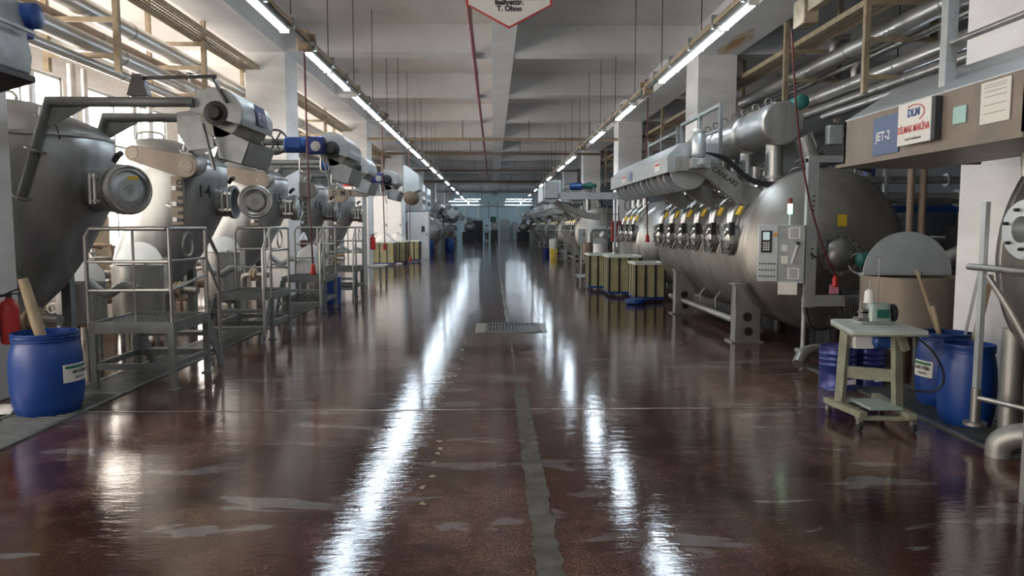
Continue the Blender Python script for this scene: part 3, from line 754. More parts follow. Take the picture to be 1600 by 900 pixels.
# ------------------------------------------------------------------ round tanks with a raised half lid
def lid_tank(label, loc, r, h, z0=.3, lid=True, m='steel'):
    t = thing('dosing_tank', label, 'tank', loc, 0, 'round dosing tanks')
    MB().rings((0, 0, z0), (0, 0, 1), [(0, r*.7), (.03, r), (h, r), (h, r+.012), (h+.02, r+.012), (h+.02, r-.02), (h-.1, r-.02)], 32, cap=False).build('tank_body', m, t)
    MB().rings((0, 0, z0), (0, 0, 1), [(0, r*.7), (.01, r*.7)], 24).build('tank_bottom', m, t)
    for a in (45, 135, 225, 315):
        a = math.radians(a); MB().cyl((r*.7*math.cos(a), r*.7*math.sin(a), 0), (r*.7*math.cos(a), r*.7*math.sin(a), z0+.03), .03, 8).build('leg', 'frame', t)
    hf = [(r*1.0*math.cos(math.radians(i*7.5)), r*.95*math.sin(math.radians(i*7.5))) for i in range(25)]
    l = MB().prism(hf, (0, .05, z0+h+.03), (1, 0, 0), (0, .05, 1), (0, .008, 0)).build('raised_lid', 'bright', t)
    q = MB().prism([(r*math.cos(math.radians(180+i*7.5)), r*math.sin(math.radians(180+i*7.5))) for i in range(25)], (0, .06, z0+h+.02), (1, 0, 0), (0, -1, 0), (0, 0, .008)); q.build('fixed_lid', 'bright', t)
    MB().cyl((.25*r, .02, z0+h+.02), (.25*r, .02, z0+h+.06), .02, 8).build('hinge', 'steel', t)
    return t
lid_tank('round steel tank with upright white half lid behind the nearest platform', (-4.83, 10.1, 0), .32, .66, .40)
lid_tank('small round steel tank with its lid up at the left of the nearest platform', (-5.1, 9.2, 0), .28, .50, .40)
lid_tank('round steel tank with half lid between the vessels marked 14 and 15', (-4.73, 13.0, 0), .28, .83, .3)
t = lid_tank('wide grey tank with big upright half disc lid behind the sewing table', (4.6, 8.0, 0), .50, .62, .42, m='beige')
MB().prism([(-.05, -.022), (.05, -.022), (.05, .022), (-.05, .022)], (.27, -.425, .98), (1, .6, 0), (0, 0, 1), (.002, -.004, 0)).build('yellow_label', 'yellow', t)
for c in t.children:
    if c.name.startswith('raised_lid'): c['label'] = 'grey half disc lid with bolts along its edge'
    
# ------------------------------------------------------------------ big horizontal kier
def hatch(parent, x, y, z, s=1.0):
    h = MB().rings((x+.10, y, z), (-1, 0, 0), [(0, .21*s), (.14, .20*s), (.14, .235*s), (.18, .235*s), (.18, .19*s)], 24, cap=False).build('hatch', 'steel', parent)
    d = MB().rings((x-.08, y, z), (-1, 0, 0), [(0, .205*s), (.03, .205*s), (.05, .16*s), (.07, .06*s), (.10, .055*s)], 20)
    d.build('hatch_door', 'chrome', h)
    q = MB()
    for i in range(8):
        a = 2*PI*i/8+.2; q.bar((x-.03, y+.20*s*math.cos(a), z+.20*s*math.sin(a)), (x-.15, y+.20*s*math.cos(a), z+.20*s*math.sin(a)), .04)
        q.bar((x-.14, y+.20*s*math.cos(a), z+.20*s*math.sin(a)), (x-.14, y+.07*s*math.cos(a), z+.07*s*math.sin(a)), .022)
    q.ring((x-.15, y, z), (1, 0, 0), .07, .014, 16, 6)
    q.build('clamps', 'steel', h)
    MB().bar((x-.17, y-.02, z-.05), (x-.22, y+.02, z-.20), .018).build('lever', 'steel_dull', h)
    MB().span((x-.12, y-.25, z+.06), (x-.05, y-.19, z+.24)).build('lock_box', 'black', h)
def kier(label, loc, rz=0, L_=5.25, m='tank', canopy=True, drums=True, R=1.12, zc=1.28, nm=6, pump=True):
    t = thing('horizontal_kier', label, 'dyeing machine', loc, rz, 'big horizontal dyeing tanks')
    dome = [(-.36, .02), (-.345, .25*R), (-.29, .5*R), (-.20, .72*R), (-.09, .9*R), (-.03, .97*R), (0, R)]
    MB().rings((0, 0, zc), (0, 1, 0), dome + [(L_, R)] + [(L_ - a, r_) for a, r_ in reversed(dome[:-1])], 64).build('tank_shell', m, t, angle=60)
    s = MB()
    for k in range(nm+1): s.rings((0, .03+k*(L_-.06)/nm, zc), (0, 1, 0), [(-.012, R), (-.006, R+.006), (.006, R+.006), (.012, R)], 64, cap=False)
    s.build('weld_seams', 'steel_dull', t)
    pit = L_/nm
    for k in range(nm):
        y = .45 + k*pit
        hatch(t, -R-.0, y, 1.42)
        MB().prism([(-.035, -.065), (.035, -.065), (.035, .065), (-.035, .065)], (-R*.93-.05, y-.22, 1.82), (.55, -.8, 0), (.45, 0, .9), (-.02, -.01, .01)).build('warning_tag', 'yellow', t)
        MB().tube([(-R-.02, y, 1.62), (-R+.02, y-.02, 1.85), (-R+.22, y, 2.05), (-.72, y, 2.22)], .045, 10, smooth=4).build('loop_pipe', 'chrome', t)
        MB().tube([(-R-.02, y+.16, 1.55), (-R+.02, y+.16, 1.85), (-R+.22, y+.18, 2.02)], .03, 8, smooth=4).build('loop_pipe', 'chrome', t)
        MB().cyl((-.80, y+.05, 1.95), (-.80, y+.05, 2.45), .075, 14).build('riser', 'steel', t)
        MB().tube([(-.88, y+.1, 2.35), (-1.0, y+.25, 2.3), (-1.0, y+.3, 2.1), (-.9, y+.2, 2.05)], .012, 6, smooth=4).build('cable_loop', 'black', t)
    # saddles
    for y in (.15, L_-1.75 if L_ > 3 else L_-.3):
        st = MB().prism([(0, 0), (.24, 0), (.22, .22), (.21, .42), (.23, .62), (.24, .80), (0, .80), (.02, .6), (.025, .4), (.015, .2)], (-R-.10, y, 0), (0, -1, 0), (0, 0, 1), (.02, 0, 0))
        st.prism([(0, 0), (.34, 0), (.34, .46), (.22, .56), (.05, .80), (0, .80)], (-R-.10, y-.23, 0), (1, 0, 0), (0, 0, 1), (0, .02, 0))
        st.prism([(0, 0), (.34, 0), (.34, .46), (.22, .56), (.05, .80), (0, .80)], (-R-.10, y-.03, 0), (1, 0, 0), (0, 0, 1), (0, .02, 0))
        st.span((-R-.16, y-.27, 0), (-R+.28, y+.05, .02)); st.span((-R-.13, y-.25, .79), (-R+.0, y+.02, .82))
        st = st.build('saddle', 'steel_dull', t)
        MB().rings((-R+.06, y-.235, .36), (0, -1, 0), [(0, .065), (.002, .065)], 18).build('saddle_hole', 'pit', st)  # dark disc painted for the shade inside a hole
        MB().rings((-R+.08, y-.235, .16), (0, -1, 0), [(0, .06), (.002, .06)], 18).build('saddle_hole', 'pit', st)
        MB().span((R-.3, y-.25, 0), (R, y, .55)).build('rear_saddle', 'steel_dull', t)
    MB().cyl((-R+.05, .16, .25), (-R+.05, L_-1.0, .25), .05, 14).build('drain_pipe', 'steel', t)
    MB().cyl((-R+.35, .16, .14), (-R+.35, L_-.5, .14), .04, 10).build('drain_pipe', 'brick', t)
    for k in range(nm-1):
        MB().tube([(-R+.30, 1.0+k*pit, .55), (-R+.20, 1.0+k*pit, .42), (-R+.22, 1.0+k*pit, .25)], .016, 8).build('drain_tail', 'steel_dull', t)
    if canopy:
        prof = [(-2.08, 2.37), (-2.08, 2.60), (-1.90, 2.78), (-1.35, 2.78), (-1.35, 2.74), (-1.88, 2.74), (-2.04, 2.59), (-2.04, 2.37)]
        y0, y1 = .45, L_+.25
        MB().prism(prof, (0, y0, 0), (1, 0, 0), (0, 0, 1), (0, y1-y0, 0)).build('canopy', 'galv', t)
        for k in range(5):
            yy = y0 + (y1-y0)*k/4
            MB().prism([(-2.08, 2.37), (-2.08, 2.60), (-1.90, 2.78), (-1.35, 2.78), (-1.35, 2.37)], (0, yy-.006, 0), (1, 0, 0), (0, 0, 1), (0, .012, 0)).build('canopy_rib', 'galv', t)
        for k, mm in ((0, 'sign'), (3, 'sign')):
            lp = MB().span((-2.086, y0+.45+k*.95, 2.42), (-2.081, y0+.8+k*.95, 2.56)).build('label_plate', 'sign', t)
            MB().span((-2.089, y0+.5+k*.95, 2.50), (-2.086, y0+.75+k*.95, 2.54)).build('red_band', 'redink', lp)
        lp = MB().span((-2.086, y0+2.65, 2.41), (-2.081, y0+2.95, 2.57)).build('label_plate', 'blue_sign', t)
        for k in range(nm):
            y = y0 + .18 + k*pit*.98
            rl_ = MB().rings((-1.72, y+.02, 2.40), (0, 1, 0), [(0, .17), (.50, .17)], 24).build('reel', 'dark', t)
            for dy in (0, .49): MB().rings((-1.72, y+dy, 2.40), (0, 1, 0), [(0, .10), (.01, .26), (.03, .27), (.04, .25), (.04, .10)], 28).build('flange_disc', 'bright', rl_)
        for i, y in enumerate((.30, 1.95, 3.7)):
            top = [(-1.95, 2.58), (-1.75, 2.60), (-1.5, 2.54), (-1.25, 2.38), (-1.0, 2.20), (-.75, 2.12), (-.45, 2.14)]
            bot = [(-.40, 1.98), (-.75, 1.90), (-1.05, 1.93), (-1.3, 2.08), (-1.5, 2.26), (-1.7, 2.37), (-1.95, 2.38)]
            dct = MB().prism(top + bot, (0, y, 0), (1, 0, 0), (0, 0, 1), (0, .14, 0)).build('swan_neck_duct', 'steel_dull', t)
            if i == 0: text('lettering', 'CANLAKI', .10, 'ink', dct, (-1.30, y-.004, 2.30), (PI/2, math.radians(33), 0), .002)
        mo = MB().rings((-1.70, .22, 2.54), (0, 0, 1), [(0, .05), (.03, .09), (.06, .10), (.30, .10), (.34, .08), (.36, .09), (.40, .09)], 16); mo.build('upright_motor', 'bright', t)
        gm = MB().span((-1.82, .12, 2.40), (-1.55, .34, 2.54)); gm.rings((-1.69, .12, 2.47), (0, -1, 0), [(0, .06), (.05, .06), (.05, .03), (.08, .03)], 14); gm.build('gearbox', 'galv', t, bevel=.01)
        # walkway rail over the canopy
        r_ = MB()
        r_.bar((-1.33, .45, 3.32), (-1.33, 2.6, 3.32), .05); r_.bar((-1.33, .45, 2.98), (-1.33, 2.6, 2.98), .035)
        r_.bar((-1.33, 2.9, 3.25), (-1.33, L_, 3.25), .05); r_.bar((-1.33, 2.9, 2.98), (-1.33, L_, 2.98), .03)
        r_.build('hand_rail', 'frame', t)
        for y, z in ((.45, 2.3), (2.6, 2.75), (1.5, 2.75), (2.9, 2.75), (L_, 2.75), (4.1, 2.75)):
            MB().bar((-1.33, y, z), (-1.33, y, 3.34), .05).build('rail_post', 'frame', t)
        MB().prism([(-1.9, 2.34), (-1.2, 2.34), (-.7, 2.15), (-.7, 2.08), (-1.2, 2.25), (-1.9, 2.28)], (0, 1.2, 0), (1, 0, 0), (0, 0, 1), (0, .5, 0)).build('return_duct', 'brick', t)
        cb = MB()
        for k in range(4): cb.tube([(-1.6, .2, 2.62), (-1.3, .25, 2.5+.02*k), (-.9, .25, 2.2+.02*k), (-.4, .2, 2.18+.02*k), (0, .0, 2.44+.015*k), (.6, -.05, 2.34+.015*k)], .012, 6, smooth=5)
        cb.build('cable_bundle', 'black', t)
    if drums:
        x = -.55
        dr = MB().rings((x, .15, 3.03), (0, 1, 0), [(0, .02), (-.0, .27), (.03, .30), (1.0, .30), (1.03, .28), (1.25, .28), (1.28, .31), (2.3, .31), (2.33, .27), (2.6, .27), (2.63, .31), (4.3, .31), (4.33, .02)], 32)
        dr.build('manifold_drum', 'steel', t)
        for y in (.45, 1.55, 2.75, 3.9):
            MB().cyl((x, y, 2.15), (x, y, 2.85), .12, 18).build('manifold_leg', 'steel', t)
            MB().rings((x, y, 2.28), (0, 0, 1), [(0, .16), (.04, .16)], 18).build('manifold_flange', 'steel_dull', t)
        cl = MB()
        for k in range(8): cl.ring((x-.05, .6+.5*k, 3.38), (0, 1, 0), .05, .012, 12, 6)
        cl.bar((x, .4, 3.33), (x, 4.3, 3.33), .05); cl.build('lifting_rings', 'steel_dull', t)
        mo = MB().rings((x+.22, .05, 3.30), (0, 1, 0), [(-.02, .05), (0, .09), (.05, .10), (.30, .10), (.32, .08)], 18); mo.build('green_motor', 'green', t)
        MB().cyl((.05, .2, 2.2), (-.25, .2, 2.85), .14, 18).build('slanted_valve_body', 'steel', t)
        MB().rings((-.1, .2, 2.52), (-.42, 0, .9), [(0, .17), (.03, .17), (.03, .14), (.06, .14), (.06, .17), (.09, .17)], 18).build('valve_flange', 'steel_dull', t)
        MB().span((.02, .0, 2.72), (.22, .12, 2.98)).build('actuator_box', 'galv', t, bevel=.01)
    if pump:
        MB().rings((.05, -.33, 1.22), (0, -1, 0), [(-.1, .24), (.05, .24), (.05, .27), (.08, .27), (.08, .22), (.14, .16), (.17, .08)], 28).build('manway', 'steel', t)
        bl_ = MB()
        for i in range(14): a = 2*PI*i/14; bl_.cyl((.05+.252*math.cos(a), -.40, 1.22+.252*math.sin(a)), (.05+.252*math.cos(a), -.43, 1.22+.252*math.sin(a)), .012, 6)
        bl_.build('manway_bolts', 'dark', t)
        MB().ring((.22, -.56, 1.12), (1, .8, 0), .13, .012).build('hand_ring', 'steel', t)
        MB().rings((.17, -.60, 1.16), (1, 0, .1), [(0, .05), (.04, .10), (.24, .10), (.27, .07)], 16).build('green_motor', 'green', t)
    return t
K1 = kier('big horizontal steel dyeing tank with six side hatches behind the control cabinet', (4.55, 10.05, 0))
dup(K1, (4.55, 30.8, 0), 0, 'greenish horizontal dyeing tank with blue and green motors, beyond the mesh bins')
K2 = kier('short horizontal dyeing tank without canopy behind the yellowed mesh bins', (4.72, 18.5, 0), 0, 2.3, 'steel', canopy=False, drums=False, R=1.08, zc=1.22, nm=3, pump=False)
dup(K1, (4.55, 39.8, 0), 0, 'fourth horizontal dyeing tank along the right side, half hidden')
dup(K1, (4.55, 49.4, 0), 0, 'fifth horizontal dyeing tank along the right side, far away')
dup(K1, (4.55, 59.8, 0), 0, 'farthest horizontal dyeing tank along the right side')
# left far ones face the aisle the other way
K3 = dup(K2, (-4.35, 46.9, 0), PI, 'round ended tank marked 302 above the blue barrels, far left')
text('number_marking', '302', .5, 'ink', K3, (-.15, 2.3+.34, 1.2), (PI/2, 0, PI), .004)
dup(K1, (-4.6, 57.6, 0), PI, 'hooded horizontal dyeing tank far down the left side')
dup(K1, (-4.6, 67.9, 0), PI, 'last horizontal dyeing tank on the far left side')

# warning signs on the nearest head
MB_s = MB().span((4.57, 9.69, 1.60), (4.69, 9.70, 1.76)).build('warning_sign', 'yellow'); tag(MB_s, 'yellow warning sign on the rounded end of the big right tank', 'sign')

# near-right tank with the JET-2 canopy
t = thing('horizontal_kier', 'near right dyeing tank under the brown canopy marked JET-2', 'dyeing machine', (4.78, 3.0, 0), 0, 'big horizontal dyeing tanks')
R_, zc_, Lk = 1.14, 1.38, 2.25
dome = [(-.36, .02), (-.345, .25*R_), (-.29, .5*R_), (-.20, .72*R_), (-.09, .9*R_), (-.03, .97*R_), (0, R_)]
MB().rings((0, 0, zc_), (0, 1, 0), dome + [(Lk, R_)] + [(Lk-a*.9, r_) for a, r_ in reversed(dome[:-1])], 64).build('tank_shell', 'tank', t, angle=60)
s = MB()
for y in (.7, 1.5, 2.2): s.rings((0, y, zc_), (0, 1, 0), [(-.012, R_), (-.006, R_+.006), (.006, R_+.006), (.012, R_)], 64, cap=False)
s.build('weld_seams', 'steel_dull', t)
hz = 1.58
h = MB().rings((-1.02, 1.87, hz), (-1, 0, 0), [(0, .20), (.20, .20), (.20, .185), (.22, .185), (.22, .09), (.10, .09)], 32, cap=False)
h = h.build('hatch', 'bright', t)
for i in range(6):
    a = 2*PI*i/6+.3; MB().cyl((-1.24, 1.87+.135*math.cos(a), hz+.135*math.sin(a)), (-1.27, 1.87+.135*math.cos(a), hz+.135*math.sin(a)), .013, 6).build('bolt', 'dark', h)
MB().rings((-1.10, 1.87, hz), (-1, 0, 0), [(0, .09), (.01, .09)], 20).build('sight_glass', 'black', h)
q = MB().ring((-1.16, 1.87, hz), (1, 0, 0), .205, .022); q.bar((-1.16, 1.87, hz+.2), (-1.17, 1.87, hz+.42), .07, .03); q.cyl((-1.17, 1.95, hz+.36), (-1.17, 1.98, hz+.56), .022, 10); q.build('clamp_ring', 'steel', h)
MB().span((-1.16, 1.62, hz-.33), (-1.08, 1.72, hz-.2)).build('lug', 'steel', t)
can = MB().prism([(-1.78, 2.13), (-1.78, 2.49), (-1.35, 2.76), (-.6, 2.76), (-.6, 2.72), (-1.33, 2.72), (-1.74, 2.47), (-1.74, 2.13)], (0, 1.14, 0), (1, 0, 0), (0, 0, 1), (0, 2.16, 0))
can.prism([(-1.78, 2.13), (-1.78, 2.49), (-1.35, 2.76), (-.6, 2.76), (-.6, 2.13)], (0, 3.27, 0), (1, 0, 0), (0, 0, 1), (0, .03, 0))
can.prism([(-1.78, 2.13), (-1.78, 2.49), (-1.35, 2.76), (-.6, 2.76), (-.6, 2.13)], (0, 1.14, 0), (1, 0, 0), (0, 0, 1), (0, .03, 0))
can = can.build('canopy', 'beige', t)
MB().prism([(-1.78, 2.495), (-1.35, 2.765), (-.6, 2.765), (-.6, 2.76), (-1.35, 2.76), (-1.78, 2.49)], (0, 1.14, 0), (1, 0, 0), (0, 0, 1), (0, 2.16, 0)).build('canopy_roof', 'bright', t)
MB().span((-1.82, 1.10, 2.10), (-1.0, 3.36, 2.13)).build('drip_edge', 'beige', t)
# canopy signs (face -x)
def plate(name, m, y0, y1, z0, z1, parent, x=-1.785, th=.006):
    return MB().span((x-th, y0, z0), (x, y1, z1)).build(name, m, parent)
p = plate('blue_plate', 'blue_sign', 2.43, 2.80, 2.15, 2.44, t)
text('lettering', 'JET-2', .095, 'whiteink', p, (-1.793, 2.65, 2.29), FACE_WEST, .001)
p = MB().prism([(0, 0), (.40, 0), (.40, .29), (0, .29)], (-1.83, 1.96, 2.18), (0, 1, 0), (0, 0, 1), (-.008, 0, 0)).build('maker_plate', 'sign', t)
text('lettering', 'DİLMAK MAKİNA', .068, 'redink', p, (-1.840, 2.16, 2.285), FACE_WEST, .0012, sx=.72)
text('lettering', 'DLM', .075, 'blueink', p, (-1.840, 2.16, 2.395), FACE_WEST, .003)
text('lettering', 'TEKSTİL MAKİNALARI', .02, 'ink', p, (-1.840, 2.16, 2.215), FACE_WEST)
arc = [(-1.840, 2.16+.13*math.cos(math.radians(a)), 2.39+.06*math.sin(math.radians(a))) for a in range(55, 250, 15)]
MB().tube(arc, .0035, 6).build('red_arc', 'redink', p)
MB().span((-1.83, 1.92, 2.18), (-1.785, 1.96, 2.47)).build('plate_bracket', 'dark', t)
plate('pale_sticker', 'cyan', 1.66, 1.79, 2.26, 2.37, t)
p = plate('data_sheet', 'paper', 1.26, 1.52, 2.22, 2.47, t)
ln = MB()
for z in (2.45, 2.435, 2.41, 2.38, 2.33, 2.28): ln.span((-1.793, 1.29, z-.001), (-1.7915, 1.49, z+.001))
ln.build('printed_lines', 'ink', p)
# rail and posts on the canopy
q = MB(); q.bar((-1.62, 2.15, 2.5), (-1.62, 2.15, 4.0), .075); q.build('rail_post', 'galv', t)
q = MB(); q.bar((-1.62, 1.25, 2.5), (-1.62, 1.25, 3.5), .03); q.build('rail_post', 'steel', t)
MB().tube([(-1.62, -.2, 2.86), (-1.62, 2.15, 2.86)], .022, 10).build('hand_rail', 'steel', t)
MB().tube([(-1.62, -.2, 3.25), (-1.62, 2.15, 3.25)], .022, 10).build('hand_rail', 'steel', t)
# front rail, gauges, legs and floor pipe
MB().tube([(-1.20, 2.45, 1.30), (-1.26, 1.3, 1.30), (-1.3, .2, 1.30)], .025, 10).build('guard_rail', 'steel', t)
g = MB(); g.bar((-1.18, 2.32, 1.78), (-1.18, 2.32, .40), .035, .05); g.build('level_gauge', 'bright', t)
g = MB(); g.cyl((-1.18, 2.32, .40), (-1.18, 2.32, .14), .035, 12); g.rings((-1.18, 2.32, .12), (0, 0, 1), [(0, .08), (.025, .08)], 16); g.build('gauge_foot', 'steel_dull', t)
MB().tube([(-1.18, 2.30, .33), (-.95, 2.0, .30)], .02, 8).build('gauge_link', 'steel', t)
MB().tube([(-1.26, 2.15, 1.25), (-1.18, 2.0, 1.0), (-1.05, 1.85, .62)], .022, 8, smooth=4).build('brace_tube', 'steel_dull', t)
MB().cyl((-.94, 2.29, 0), (-.94, 2.29, .85), .075, 18).build('down_pipe', 'steel_dull', t)
MB().tube([(-1.25, 1.95, .0), (-1.24, 1.94, .10), (-1.14, 1.84, .18), (-.9, 1.65, .21), (-.5, 1.4, .21)], .085, 16, smooth=5).build('floor_elbow', 'steel_dull', t)
st = MB().span((-1.72, 1.06, 0), (-1.60, 1.10, .98)); st.span((-1.70, 1.06, .94), (-.9, 1.10, .98)); st.span((-1.0, 1.06, 0), (-.92, 1.12, .94)); st.build('saddle', 'steel_dull', t)

# ------------------------------------------------------------------ control cabinet on post
t = thing('control_cabinet', 'grey control cabinet with green white beacon in front of the big right tank', 'control cabinet', (3.66, 9.35, 0), math.radians(-18))
MB().span((-.02, -.10, .88), (.30, .22, 1.62)).build('cabinet_body', 'galv', t, bevel=.006)
MB().span((-.26, -.11, .90), (-.02, .16, 1.62)).build('control_box', 'bright', t, bevel=.006)
pnl = MB().span((-.225, -.125, 1.27), (-.095, -.11, 1.55)).build('display_panel', 'black', t)
MB().span((-.205, -.128, 1.43), (-.125, -.125, 1.53)).build('display', 'screen', pnl)
q = MB()
for i in range(4):
    for j in range(3): q.span((-.20+.028*j, -.128, 1.30+.028*i), (-.18+.028*j, -.125, 1.318+.028*i))
q.build('keys', 'white', pnl)
for z in (1.13, 1.05, .97):
    for i in range(6): MB().cyl((-.235+.035*i, -.11, z), (-.235+.035*i, -.13, z), .010, 8).build('push_button', 'black', t)
MB().cyl((-.06, -.11, 1.13), (-.06, -.125, 1.13), .012, 8).build('orange_button', 'orange', t)
MB().rings((-.055, -.11, 1.50), (0, -1, 0), [(0, .025), (.03, .02)], 10).build('rotary_knob', 'orange', t)
for z in (1.52, 1.01):
    v_ = MB(); v_.span((.10, -.106, z-.07), (.24, -.10, z+.07)); v_ = v_.build('vent_cover', 'white', t)
    s2 = MB()
    for i in range(7): s2.span((.12, -.108, z-.055+.017*i), (.22, -.106, z-.048+.017*i))
    s2.build('vent_slots', 'dark', v_)
for a, c_ in (((.02, 1.29), (.09, 1.37)), ((.02, 1.13), (.10, 1.23))): MB().span((a[0], -.104, a[1]), (c_[0], -.10, c_[1])).build('small_label', 'paper', t)
q = MB().bar((.14, -.13, 1.14), (.21, -.13, 1.38), .022); q.build('pale_lever', 'white', t)
MB().rings((.215, -.10, 1.39), (0, -1, 0), [(0, .025), (.045, .022)], 10).build('lever_knob', 'black', t)
MB().span((-.01, -.115, .74), (.22, -.105, .90)).build('paper_sheet', 'paper', t)
MB().cyl((.12, .05, 1.62), (.12, .05, 1.76), .008, 8).build('beacon_stem', 'white', t)
MB().cyl((.12, .05, 1.76), (.12, .05, 1.83), .03, 14).build('green_lamp', 'led_g', t)
MB().cyl((.12, .05, 1.83), (.12, .05, 1.89), .03, 14).build('white_lamp', 'led_w', t)
MB().cyl((.12, .05, 1.89), (.12, .05, 1.96), .03, 14).build('dark_red_lamp', 'led_r', t)
q = MB().cyl((.33, .1, .02), (.33, .1, 1.0), .03, 12); q.rings((.33, .1, 0), (0, 0, 1), [(0, .10), (.025, .10)], 16); q.bar((.2, .1, .95), (.33, .1, .95), .05); q.build('support_post', 'galv', t)
MB().tube([(.30, .0, .90), (.33, -.02, .55), (.42, -.02, .32), (.60, .05, .33), (.66, .12, .45)], .025, 8, smooth=5).build('black_conduit', 'black', t)
MB().tube([(.32, -.02, 1.32), (.42, -.06, 1.22), (.55, -.04, 1.25), (.57, .02, 1.42)], .016, 8, smooth=5).build('black_conduit', 'black', t)
MB().cyl((.30, .0, 1.30), (.36, .0, 1.36), .03, 10).build('white_plug', 'white', t)

# steel post frame by the tank end
t = thing('steel_post_frame', 'perforated steel channel frame standing before the rounded tank end', 'frame', (4.02, 9.22, 0))
MB().span((-.09, -.04, .58), (.05, .04, 2.45)).build('upright', 'galv', t)
MB().span((-.09, -.05, 2.40), (.45, .05, 2.48)).build('top_arm', 'galv', t)
MB().span((-.06, -.035, .59), (.66, .035, .73)).build('lower_arm', 'galv', t)
hl = MB()
for z in (1.2, 1.26, 1.32, 1.8, 1.86, 1.92, 1.98): hl.cyl((-.01, -.052, z), (-.01, -.05, z), .014, 8)
hl.build('bolt_holes', 'dark', t)
tag(MB().span((4.30, 9.285, .74), (4.42, 9.295, .86)).build('pink_note', 'pink'), 'pink paper note stuck on the steel frame behind the sewing table', 'note')
t = thing('hose_bundle', 'bundle of black hoses hanging over the frame arm beside the pink note', 'hose', (4.62, 9.25, .72))
q = MB()
for i in range(12):
    x = -.16+.03*i; dz = random.uniform(-.03, .05)
    q.tube([(x, .10, -.26+dz), (x+.01, .12, .0), (x, .06, .055), (x-.01, -.02, .05), (x, -.07, -.05), (x+.01, -.07, -.28+dz), (x+.02, 0, -.34+dz)], .012, 6, smooth=4)
q.build('hoses', 'black', t)
# floor pipes between sewing table and tank
t = thing('floor_hoses', 'pair of thick grey hose bends lying on the floor left of the sewing table', 'hose', (3.75, 8.35, 0))
for dx in (0, .16):
    MB().tube([(dx-.35, -.30+dx, .07), (dx-.25, -.2+dx, .16), (dx-.05, -.05, .19), (dx+.25, .02, .17), (dx+.8, .1, .14)], .065, 12, smooth=5).build('hose_bend', 'steel_dull', t)

# ------------------------------------------------------------------ barrels
def barrel(label, loc, r, h, rz=0, lab=True, lid=False):
    t = thing('blue_barrel', label, 'barrel', loc, rz, 'blue plastic barrels')
    MB().rings((0, 0, 0), (0, 0, 1), [(0, r*.80), (.02, r*.86), (h*.12, r*.93), (h*.3, r*.99), (h*.5, r), (h*.7, r*.97), (h*.84, r*.90), (h*.88, r*.86), (h*.90, r*.86), (h*.905, r*.90), (h*.93, r*.90), (h*.935, r*.87), (h*.97, r*.87), (h*.975, r*.90), (h, r*.90), (h, r*.85), (h*.8, r*.85), (h*.5, r*.9)], 40, cap=False).build('body', 'blue', t, angle=30)
    MB().rings((0, 0, 0), (0, 0, 1), [(.03, r*.8), (.04, r*.8)], 24).build('bottom', 'blue', t)
    MB().ring((0, 0, h*.955), (0, 0, 1), r*.885, .008).build('clamp_band', 'blue', t)
    if lab:
        q = MB(); vs = []; n = 8
        for i in range(n+1):
            a = math.radians(-30+60*i/n*.9); 
            for z in (h*.40, h*.62): vs.append(((r+.003)*math.sin(a), -(r+.003)*math.cos(a), z))
        q.add(vs, [[2*i, 2*i+2, 2*i+3, 2*i+1] for i in range(n)]); l = q.build('label', 'paper', t)
        q = MB()
        for z0, z1 in ((h*.565, h*.60),):
            vs = []
            for i in range(n+1):
                a = math.radians(-26+52*i/n*.9)
                for z in (z0, z1): vs.append(((r+.005)*math.sin(a), -(r+.005)*math.cos(a), z))
            q.add(vs, [[2*i, 2*i+2, 2*i+3, 2*i+1] for i in range(n)])
        q.build('green_heading', 'greenink', l)
        text('lettering', 'EKE KİM', .04, 'ink', l, (0, -r-.006, h*.52), FACE_CAM, .001)
        text('lettering', 'TEKSTİL', .03, 'ink', l, (0, -r-.006, h*.45), FACE_CAM, .0)
    return t
barrel('open blue plastic barrel against the left white column', (-3.86, 6.38, 0), .285, .70, math.radians(84))
barrel('blue plastic barrel with white label, nearer the sewing table', (4.06, 6.45, 0), .235, .66, math.radians(-78))
B3 = barrel('blue plastic barrel without label beside the right down pipe', (3.84, 5.80, 0), .215, .66, 0, lab=False)
for i, (x, y, r, h) in enumerate(((-4.05, 41.6, .3, .8), (-3.95, 42.4, .3, .8), (-3.85, 44.0, .3, .85), (-2.72, 46.0, .3, .85))):
    tag(MB().rings((x, y, 0), (0, 0, 1), [(0, r*.82), (h*.15, r*.94), (h*.5, r), (h*.85, r*.92), (h*.88, r*.86), (h, r*.88)], 20).build('blue_barrel', 'blue'), 'far blue barrel below the tank marked 302, %s of four' % ordn[i], 'barrel', 'far blue barrels')
# things standing in the barrels
o = thing('cardboard_tube', 'pale cardboard roll leaning out of the left blue barrel', 'tube', (-3.86, 6.38, .04))
MB().rings((.12, 0, 0), (-.27, -.02, 1.12), [(0, .045), (.5, .042), (.8, .048), (1.15, .040), (1.15, .03), (.9, .03)], 14, cap=False).build('roll', 'wood', o)
def plank(label, a, b_, wd, th, m='wood', name='wooden_plank'):
    return tag(MB().bar(a, b_, wd, th).build(name, m, bevel=.003), label, 'plank', 'planks standing in the right barrels')
plank('bare wooden plank leaning left out of the labelled right barrel', at(1478, 560, 6.6), at(1432, 421, 6.75), .07, .02)
plank('second wooden batten beside the leaning plank in the right barrel', at(1477, 560, 6.5), at(1457, 478, 6.6), .035, .03)
plank('wide pale green board leaning right out of the labelled barrel', at(1500, 560, 6.45), at(1537, 395, 6.38), .16, .015, 'galv', 'pale_board')
plank('round wooden pole leaning right beside the pale green board', at(1516, 560, 6.30), at(1548, 430, 5.98), .045, .045)
tag(MB().loft([(.0, 0, 0, .05, .05), (.04, 0, 0, .04, .04), (.08, .01, 0, .01, .01)], 10).build('crumpled_paper', 'paper', loc=(3.86, 5.78, .02)), 'scrap of white paper in the unlabelled blue barrel', 'paper')

